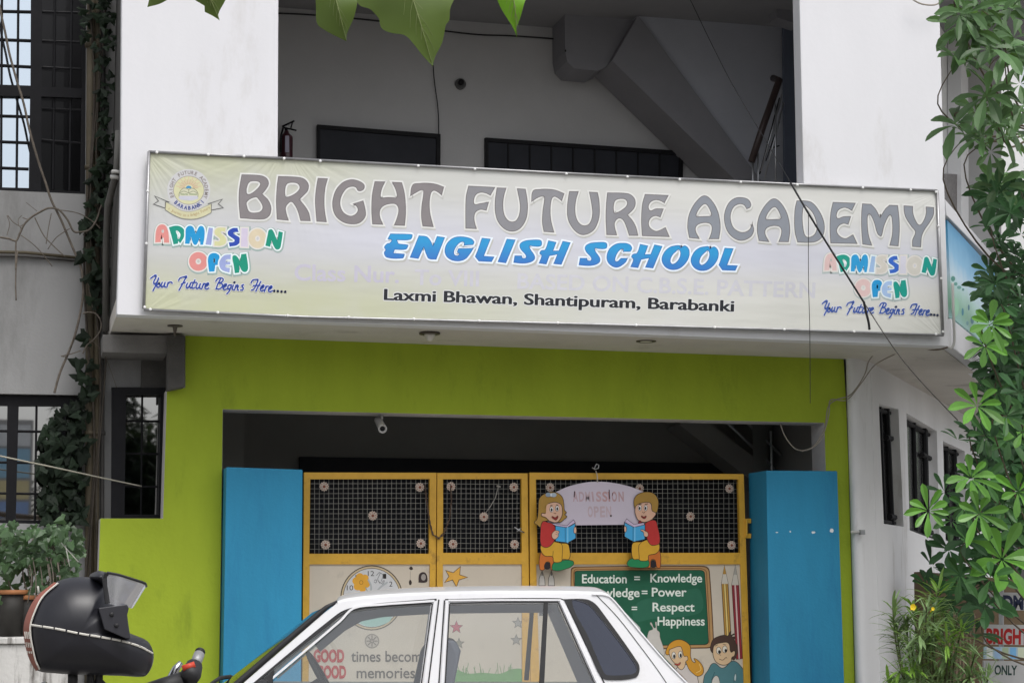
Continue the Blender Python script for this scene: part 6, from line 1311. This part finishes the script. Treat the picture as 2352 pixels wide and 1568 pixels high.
for (x, y) in ((2140, 1300), (2170, 1330), (2215, 1330), (2250, 1310), (2150, 1372), (2190, 1392), (2236, 1352), (2128, 1345)): ROS.append((x, y, 12.3 + rnd.uniform(-.3, .4), 62, 0))
def dens(x, y): return x > 2245 + 25 * math.sin(y / 70) and 400 < y < 1300
for i in range(900):
    x, y = rnd.uniform(2180, 2480), rnd.uniform(-60, 1420)
    if (x < 2266 and y < 880) or (y > 1300 and x > 2250): continue
    p_ = 1.0 if dens(x, y) else (.25 if y > 380 and x > 2225 and y < 1300 else (.015 if y < 400 and x > 2270 else (.8 if x > 2352 else 0)))
    if rnd.random() < p_ * (.8 if x > 2310 else .5): ROS.append((x, y, 12.0 + rnd.uniform(-.5, 1.6), rnd.uniform(46, 62), 0))
ROS = [q for q in ROS if not (q[1] < 410 and q[4] == 0 and rnd.random() < .6)]
for i, (x, y, yy, s_, yg) in enumerate(ROS):
    c_ = at(x, y, yy); L_ = s_ / 4200 * (yy / .93) * 1.02
    up_ = y < 420 and yg in (0, 3)
    ax = Vector((rnd.uniform(-.6, .3), rnd.uniform(-.9, -.3), rnd.uniform(.25, .9) if not up_ else rnd.uniform(-.2, .6))).normalized()
    if yg == 3: ax = Vector((rnd.uniform(-.8, .4), rnd.uniform(-.9, -.2), rnd.uniform(.0, .8))).normalized()
    elif yg: ax = (Vector((-.25, -.9, .35)) + Vector((rnd.uniform(-.2, .2), 0, rnd.uniform(-.2, .2)))).normalized()
    a_ = ax.orthogonal().normalized(); b_ = ax.cross(a_); n = rnd.choice((6, 7, 8)) if yg in (0, 3) else rnd.choice((7, 8, 9)); ph = rnd.uniform(0, 6.28)
    for k in range(n):
        t = ph + 2 * math.pi * k / n + rnd.uniform(-.15, .15); d = a_ * math.cos(t) + b_ * math.sin(t) + ax * rnd.uniform(.15, .5)
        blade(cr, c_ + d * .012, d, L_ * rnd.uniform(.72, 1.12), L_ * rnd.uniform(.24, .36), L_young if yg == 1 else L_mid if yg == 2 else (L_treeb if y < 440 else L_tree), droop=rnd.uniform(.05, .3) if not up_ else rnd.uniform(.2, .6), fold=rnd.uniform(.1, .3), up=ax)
    if i < 75 and i % 3 == 0:
        ti = min(5, max(1, int((1420 - y) / 290))); tgt = tb_[ti] if ti < len(tb_) else tb_[-1]; e0 = c_ - ax * L_ * 1.4
        q_ = spline([c_, e0, e0.lerp(tgt, .45) + Vector((0, .1, -.12)), tgt]); lm.tube(q_, [.003 + .007 * k / (len(q_) - 1) for k in range(len(q_))], M_twig if i % 3 else M_bark, n=5)
lm.build('limb', tr, smooth=True); cr.build('crown', tr)
# darker trees farther back
def bushy(name, label, c, rx, ry, rz, n, size, mt_, trunk=True, group=None):
    t = thing(name, label, 'tree', (c[0], c[1], 0), group); mb = MB()
    C_ = Vector(c); lumps = [(C_ + Vector((rnd.uniform(-.6, .6) * rx, rnd.uniform(-.6, .6) * ry, rnd.uniform(-.6, .6) * rz)), rnd.uniform(.35, .6)) for _ in range(9)]
    for i in range(n):
        l_, f = rnd.choice(lumps); v = Vector((rnd.gauss(0, 1), rnd.gauss(0, 1), rnd.gauss(0, 1))).normalized() * rnd.uniform(.6, 1.0) * f
        p = l_ + Vector((v.x * rx, v.y * ry, v.z * rz)); blade(mb, p, Vector((rnd.uniform(-1, 1), rnd.uniform(-1, 1), rnd.uniform(-.7, .4))), size * rnd.uniform(.7, 1.3), size * .42, mt_, prof=[(0, .1), (.45, 1), (1, .05)])
    mb.build('crown', t)
    if trunk:
        mb = MB(); mb.tube([(c[0], c[1], 0), (c[0] + .05, c[1], c[2] * .6), (c[0], c[1], c[2] + rz * .3)], [.16, .12, .05], M_bark, n=9); 
        for k in range(5): mb.tube([(c[0], c[1], c[2] * .7), lumps[k][0]], [.06, .02], M_bark, n=6)
        mb.build('trunk', t, smooth=True)
    return t
cb = at(2395, 900, 14.6); bushy('tree', 'dark leafy tree filling the gap behind the whorl-leaved tree', (cb.x, 14.6, cb.z), .60, .8, 1.15, 3200, .14, L_far)
bushy('tree', 'leafy tree far off past the right side of the school', (17.5, 24, 3.6), 2.6, 2.0, 2.4, 1800, .36, L_vine)
# ------------------------------------------------------------------ narrow-leaved shrub with yellow flowers
sh_ = thing('flowering_shrub', 'narrow leaved shrub with two small yellow flowers at the lower right', 'shrub', (6.3, 11.6, 0))
mb, lf, fl = MB(), MB(), MB()
TIPS = [(2050, 1395, 1), (2095, 1390, 2), (2130, 1365, 1), (2135, 1410, 2), (2082, 1425, 0), (2060, 1440, 0), (2110, 1440, 0), (2140, 1445, 2), (2165, 1400, 0), (2200, 1420, 1), (2210, 1440, 2), (2175, 1470, 2), (2120, 1480, 0), (2090, 1470, 0), (2095, 1530, 2), (2130, 1520, 2), (2065, 1540, 2), (2180, 1510, 2), (2240, 1500, 1), (2230, 1550, 1), (2160, 1550, 2), (2270, 1560, 1), (2110, 1560, 0), (2200, 1570, 1), (2040, 1575, 2), (2080, 1590, 0), (2145, 1390, 0), (2155, 1350, 2)]
for (x, y, k) in TIPS:
    yy = 11.2 + rnd.uniform(-.3, .5); c_ = at(x, y, yy); b0 = at(2150 + (x - 2150) * .55, 1640, 11.6)
    st2 = spline([b0, b0.lerp(c_, .55) + Vector((rnd.uniform(-.03, .03), 0, .03)), c_]); mb.tube(st2, [.010 - .006 * i / (len(st2) - 1) for i in range(len(st2))], M_twig, n=5)
    dr = (c_ - b0).normalized()
    for j in range(36 if k != 1 else 30):
        f = j / 36; q = st2[-1].lerp(st2[len(st2) // 2], f * .85); a = rnd.uniform(0, 6.28); u_ = dr.orthogonal().normalized(); v_ = dr.cross(u_)
        d = (u_ * math.cos(a) + v_ * math.sin(a)) * (.5 + .6 * f) + dr * rnd.uniform(.3, .8); blade(lf, q, d, rnd.uniform(.14, .22), rnd.uniform(.016, .024), L_oley if (k == 2 and f < .4) else L_ole, prof=LAN, droop=rnd.uniform(.1, .5), fold=.15)
mb.build('stem', sh_, smooth=True); lf.build('foliage', sh_)
M_flw = mat('yellow_petal', (.85, .62, .02), rough=.5)
for (x, y, r) in ((2096, 1393, .018), (2142, 1397, .010)):
    fb = MB(); c_ = at(x, y, 10.95)
    for i in range(5):
        a = 2 * math.pi * i / 5; blade(fb, c_, Vector((math.cos(a), -.35, math.sin(a))), r * 1.3, r * 1.3, M_flw, droop=.05, fold=.1, up=Vector((0, -1, 0)))
    fb.lathe(c_ + Vector((0, .03, -.02)), (0, -.8, .6), [(0, .004), (.04, r * .35)], M_flw, n=8); fb.build('flower', sh_)
# compound wall and sign stand at the far right
M_tan = mat('tan_wall', (.12, .085, .05), rough=.9, var=.2, scale=2, dirt=(.09, .07, .06), dscale=1.5)
cwp = YP(15.6); tag(MB().slab(cwp, [[(2121, 1312), (2230, 1322), (2420, 1335), (2440, 1790), (2130, 1790)]], .2, M_tan).build('compound_wall', bevel=.01), 'brown plastered boundary wall behind the shrub, beyond the curved white corner', 'wall')
gm = MB(); 
for i in range(9): gm.tube([at(2172 + 8 * i, 1408, 15.3), at(2174 + 8 * i, 1620, 15.3)], .009, mat('wooden_slat', (.22, .16, .11), rough=.8, var=.2), n=6)
gm.tube([at(2166, 1412, 15.3), at(2240, 1416, 15.3)], .012, MATS['wooden_slat'], n=6)
tag(gm.build('slat_screen'), 'narrow screen of upright brown slats against the brown wall', 'screen')
ss = thing('sign_stand', 'stand of stacked painted signboards in navy, red and green lettering behind the shrub', 'sign', tuple(at(2330, 1700, 12.9)))
SPn = YP(12.9); M_sg = mat('signboard_white', (.42, .42, .42), rough=.6, var=.12, scale=3, dirt=(.22, .21, .2), dscale=3)
for k, (l, c) in enumerate((([(2268, 1359), (2460, 1362), (2460, 1402), (2266, 1400)], M_sg), ([(2264, 1433), (2460, 1436), (2460, 1482), (2262, 1479)], M_sg), ([(2262, 1484), (2460, 1487), (2460, 1515), (2261, 1512)], mat('sign_pale_blue', (.40, .52, .60), rough=.5)), ([(2260, 1516), (2460, 1519), (2460, 1600), (2258, 1600)], M_sg))):
    bo_ = MB().slab(SPn, [l], .02, c).build('board', ss); a = Art(SPn)
    if k == 0: a.text('ADMISSION', (2279, 1397), (2446, 1399), 31, ink('1a2440'), bold=.05)
    if k == 1: a.text('BRIGHT F', (2247 + 18, 1476), (2384, 1478), 34, ink('a01818'), bold=.045)
    if k == 2:
        for j, cc_ in enumerate(('d8dcd8', '9ab8d8', 'a8b89a', '78b0dc', 'c8d0b8')): a.poly([(2266 + 18 * j, 1486), (2280 + 18 * j, 1486), (2280 + 18 * j, 1512), (2266 + 18 * j, 1511)], ink(cc_), sm=False)
    if k == 3: a.text('ONLY', (2284, 1548), (2336, 1549), 22, ink('1c3a34'), bold=.03)
    if a.mb.v: a.build('lettering', bo_)
ps_ = MB(); ps_.tube([at(2300, 1330, 12.95), at(2300, 1800, 12.95)], .02, M_steel, n=8); ps_.tube([at(2420, 1330, 12.95), at(2420, 1800, 12.95)], .02, M_steel, n=8); ps_.build('post', ss)
# ------------------------------------------------------------------ overhanging heart-leaved tree close to the camera
ot = thing('heart_leaf_tree', 'heart leaved tree whose pointed leaves hang into the top of the view', 'tree', (-2.6, 2.2, 0))
mb = MB(); tp_ = [Vector((-2.6, 2.2, 0)), Vector((-2.5, 2.2, 1.6)), Vector((-1.9, 2.3, 2.6)), at(300, -330, 2.5), at(800, -300, 2.5), at(1250, -260, 2.5)]
mb.tube(spline(tp_), [.12 - .112 * (i / 25) ** .6 for i in range(26)], M_bark, n=8); mb.build('trunk', ot, smooth=True)
C6c = crop(400, 0, 1600, 2352)
LV = [([(50, 18, 1), (150, 0), (250, -60), (330, -5), (405, 45, 1), (405, 78, 1), (450, 100), (488, 122, 1), (482, 85), (520, 10), (560, -80), (480, -220), (300, -260), (120, -180)], (340, -240), (488, 122), L_peep, 2.35),
      ([(1045, 60, 0), (1052, 140), (1090, 175), (1150, 210), (1222, 243, 1), (1225, 200), (1265, 110), (1285, 30), (1290, -80), (1220, -180), (1100, -170), (1050, -80)], (1120, -170), (1222, 243), L_peep, 2.45),
      ([(1290, 20, 0), (1360, 55), (1410, 110, 1), (1425, 165), (1480, 195), (1560, 215), (1620, 280), (1660, 330), (1720, 388, 1), (1735, 330), (1775, 250), (1795, 150, 1), (1815, 125), (1820, 60), (1860, -60), (1780, -240), (1560, -300), (1380, -200), (1280, -90)], (1520, -260), (1720, 388), L_peep, 2.3),
      ([(2075, -60, 0), (2100, 30), (2140, 110), (2180, 175), (2205, 220, 1), (2200, 180), (2220, 110), (2240, 30), (2275, -60), (2200, -180), (2110, -160)], (2150, -170), (2205, 220), L_peepy, 2.5)]
for (o_, b0, tp, mt_, yy) in LV:
    pl = Plane(at(*C6c([tp])[0], yy), (-.15 + rnd.uniform(-.1, .1), -1, -.12)); lo = smooth(C6c(o_), True, 5); B2, T2_ = Vector(C6c([b0])[0]), Vector(C6c([tp])[0]); ax2 = (T2_ - B2); LL = ax2.length; ax2 = ax2 / LL; pr = Vector((-ax2.y, ax2.x))
    mb = MB(); n = len(lo); vs2 = []
    def P3(p, k):
        q = Vector(p) - B2; s_ = q.dot(pr) / LL; t_ = q.dot(ax2) / LL; return pl(p[0], p[1], .02 * math.sin(3 * t_) - .10 * abs(s_) * .5 + .004 * math.sin(9 * t_) * (1 if s_ > 0 else -1) * k)
    rings = 5
    cen = [tuple(B2 + ax2 * max(.03, min(.985, (Vector(p) - B2).dot(ax2) / LL)) * LL) for p in lo]
    for r in range(rings + 1):
        for i in range(n): vs2.append(P3(Vector(lo[i]).lerp(Vector(cen[i]), r / rings), 1 - r / rings))
    mb.add(vs2, [(r * n + i, r * n + (i + 1) % n, (r + 1) * n + (i + 1) % n, (r + 1) * n + i) for r in range(rings) for i in range(n)], mt_)
    lfo = mb.build('leaf', ot, smooth=True)
    vn = MB(); M_vein = mat('leaf_vein', (.22, .27, .10), rough=.6)
    vn.tube([P3(tuple(B2 + ax2 * LL * t), 0) + pl.n * .0006 for t in (.0, .2, .4, .6, .8, .97)], [.0010, .0010, .0009, .0008, .0006, .0004], M_vein, n=5)
    for t in (.3, .42, .54, .66):
        for s_ in (1, -1):
            w_ = .20 * (1 - t); vn.tube([P3(tuple(B2 + ax2 * LL * t), 0) + pl.n * .0004, P3(tuple(B2 + ax2 * LL * (t + .10) + pr * s_ * LL * w_ * .45), 0) + pl.n * .0004, P3(tuple(B2 + ax2 * LL * (t + .22) + pr * s_ * LL * w_ * .8), 0) + pl.n * .0003], [.0005, .0004, .0002], M_vein, n=4)
    vn.build('vein', lfo)
    st_m = MB(); q0 = pl(*B2); st_m.tube(spline([q0, q0 + Vector((.01, .02, .05)), tp_[4] + Vector((q0.x - tp_[4].x, 0, 0))]), .0014, M_twig, n=5); st_m.build('leaf_stalk', lfo)
# ------------------------------------------------------------------ the street behind the camera, as the windows and the car paint mirror it
for k, (x, y, z, l) in enumerate(((-3.4, -8, 4.3, 'broad street tree across the road, left of the hoarding'), (1.9, -6.5, 4.1, 'street tree across the road, just right of the hoarding'), (9.5, -8, 4.4, 'street tree across the road, farthest right'))):
    bushy('street_tree', l, (x, y, z), 2.3, 1.8, 2.1, 3600, .34, L_ivy, group='street trees across the road')
hd = thing('hoarding', 'poster hoarding on two legs across the road', 'hoarding', (-.5, -4.6, 0))
mb = MB(); mb.box(-1.2, .1, -4.64, -4.6, 2.3, 4.6, M_sg); mb.build('board', hd)
mb = MB()
for x in (-1.1, 0): mb.tube([(x, -4.68, 0), (x, -4.68, 4.6)], .04, M_steel, n=8)
mb.build('post', hd)
mb = MB()
for (z0, z1, c) in ((4.1, 4.5, 'f0f4f8'), (3.5, 4.05, 'a8d4f0'), (3.1, 3.45, 'ece0b0'), (2.75, 3.05, 'a0bcec'), (2.35, 2.7, 'd0bcb4')): mb.box(-1.15, .05, -4.598, -4.59, z0, z1, ink(c))
mb.build('poster', hd)
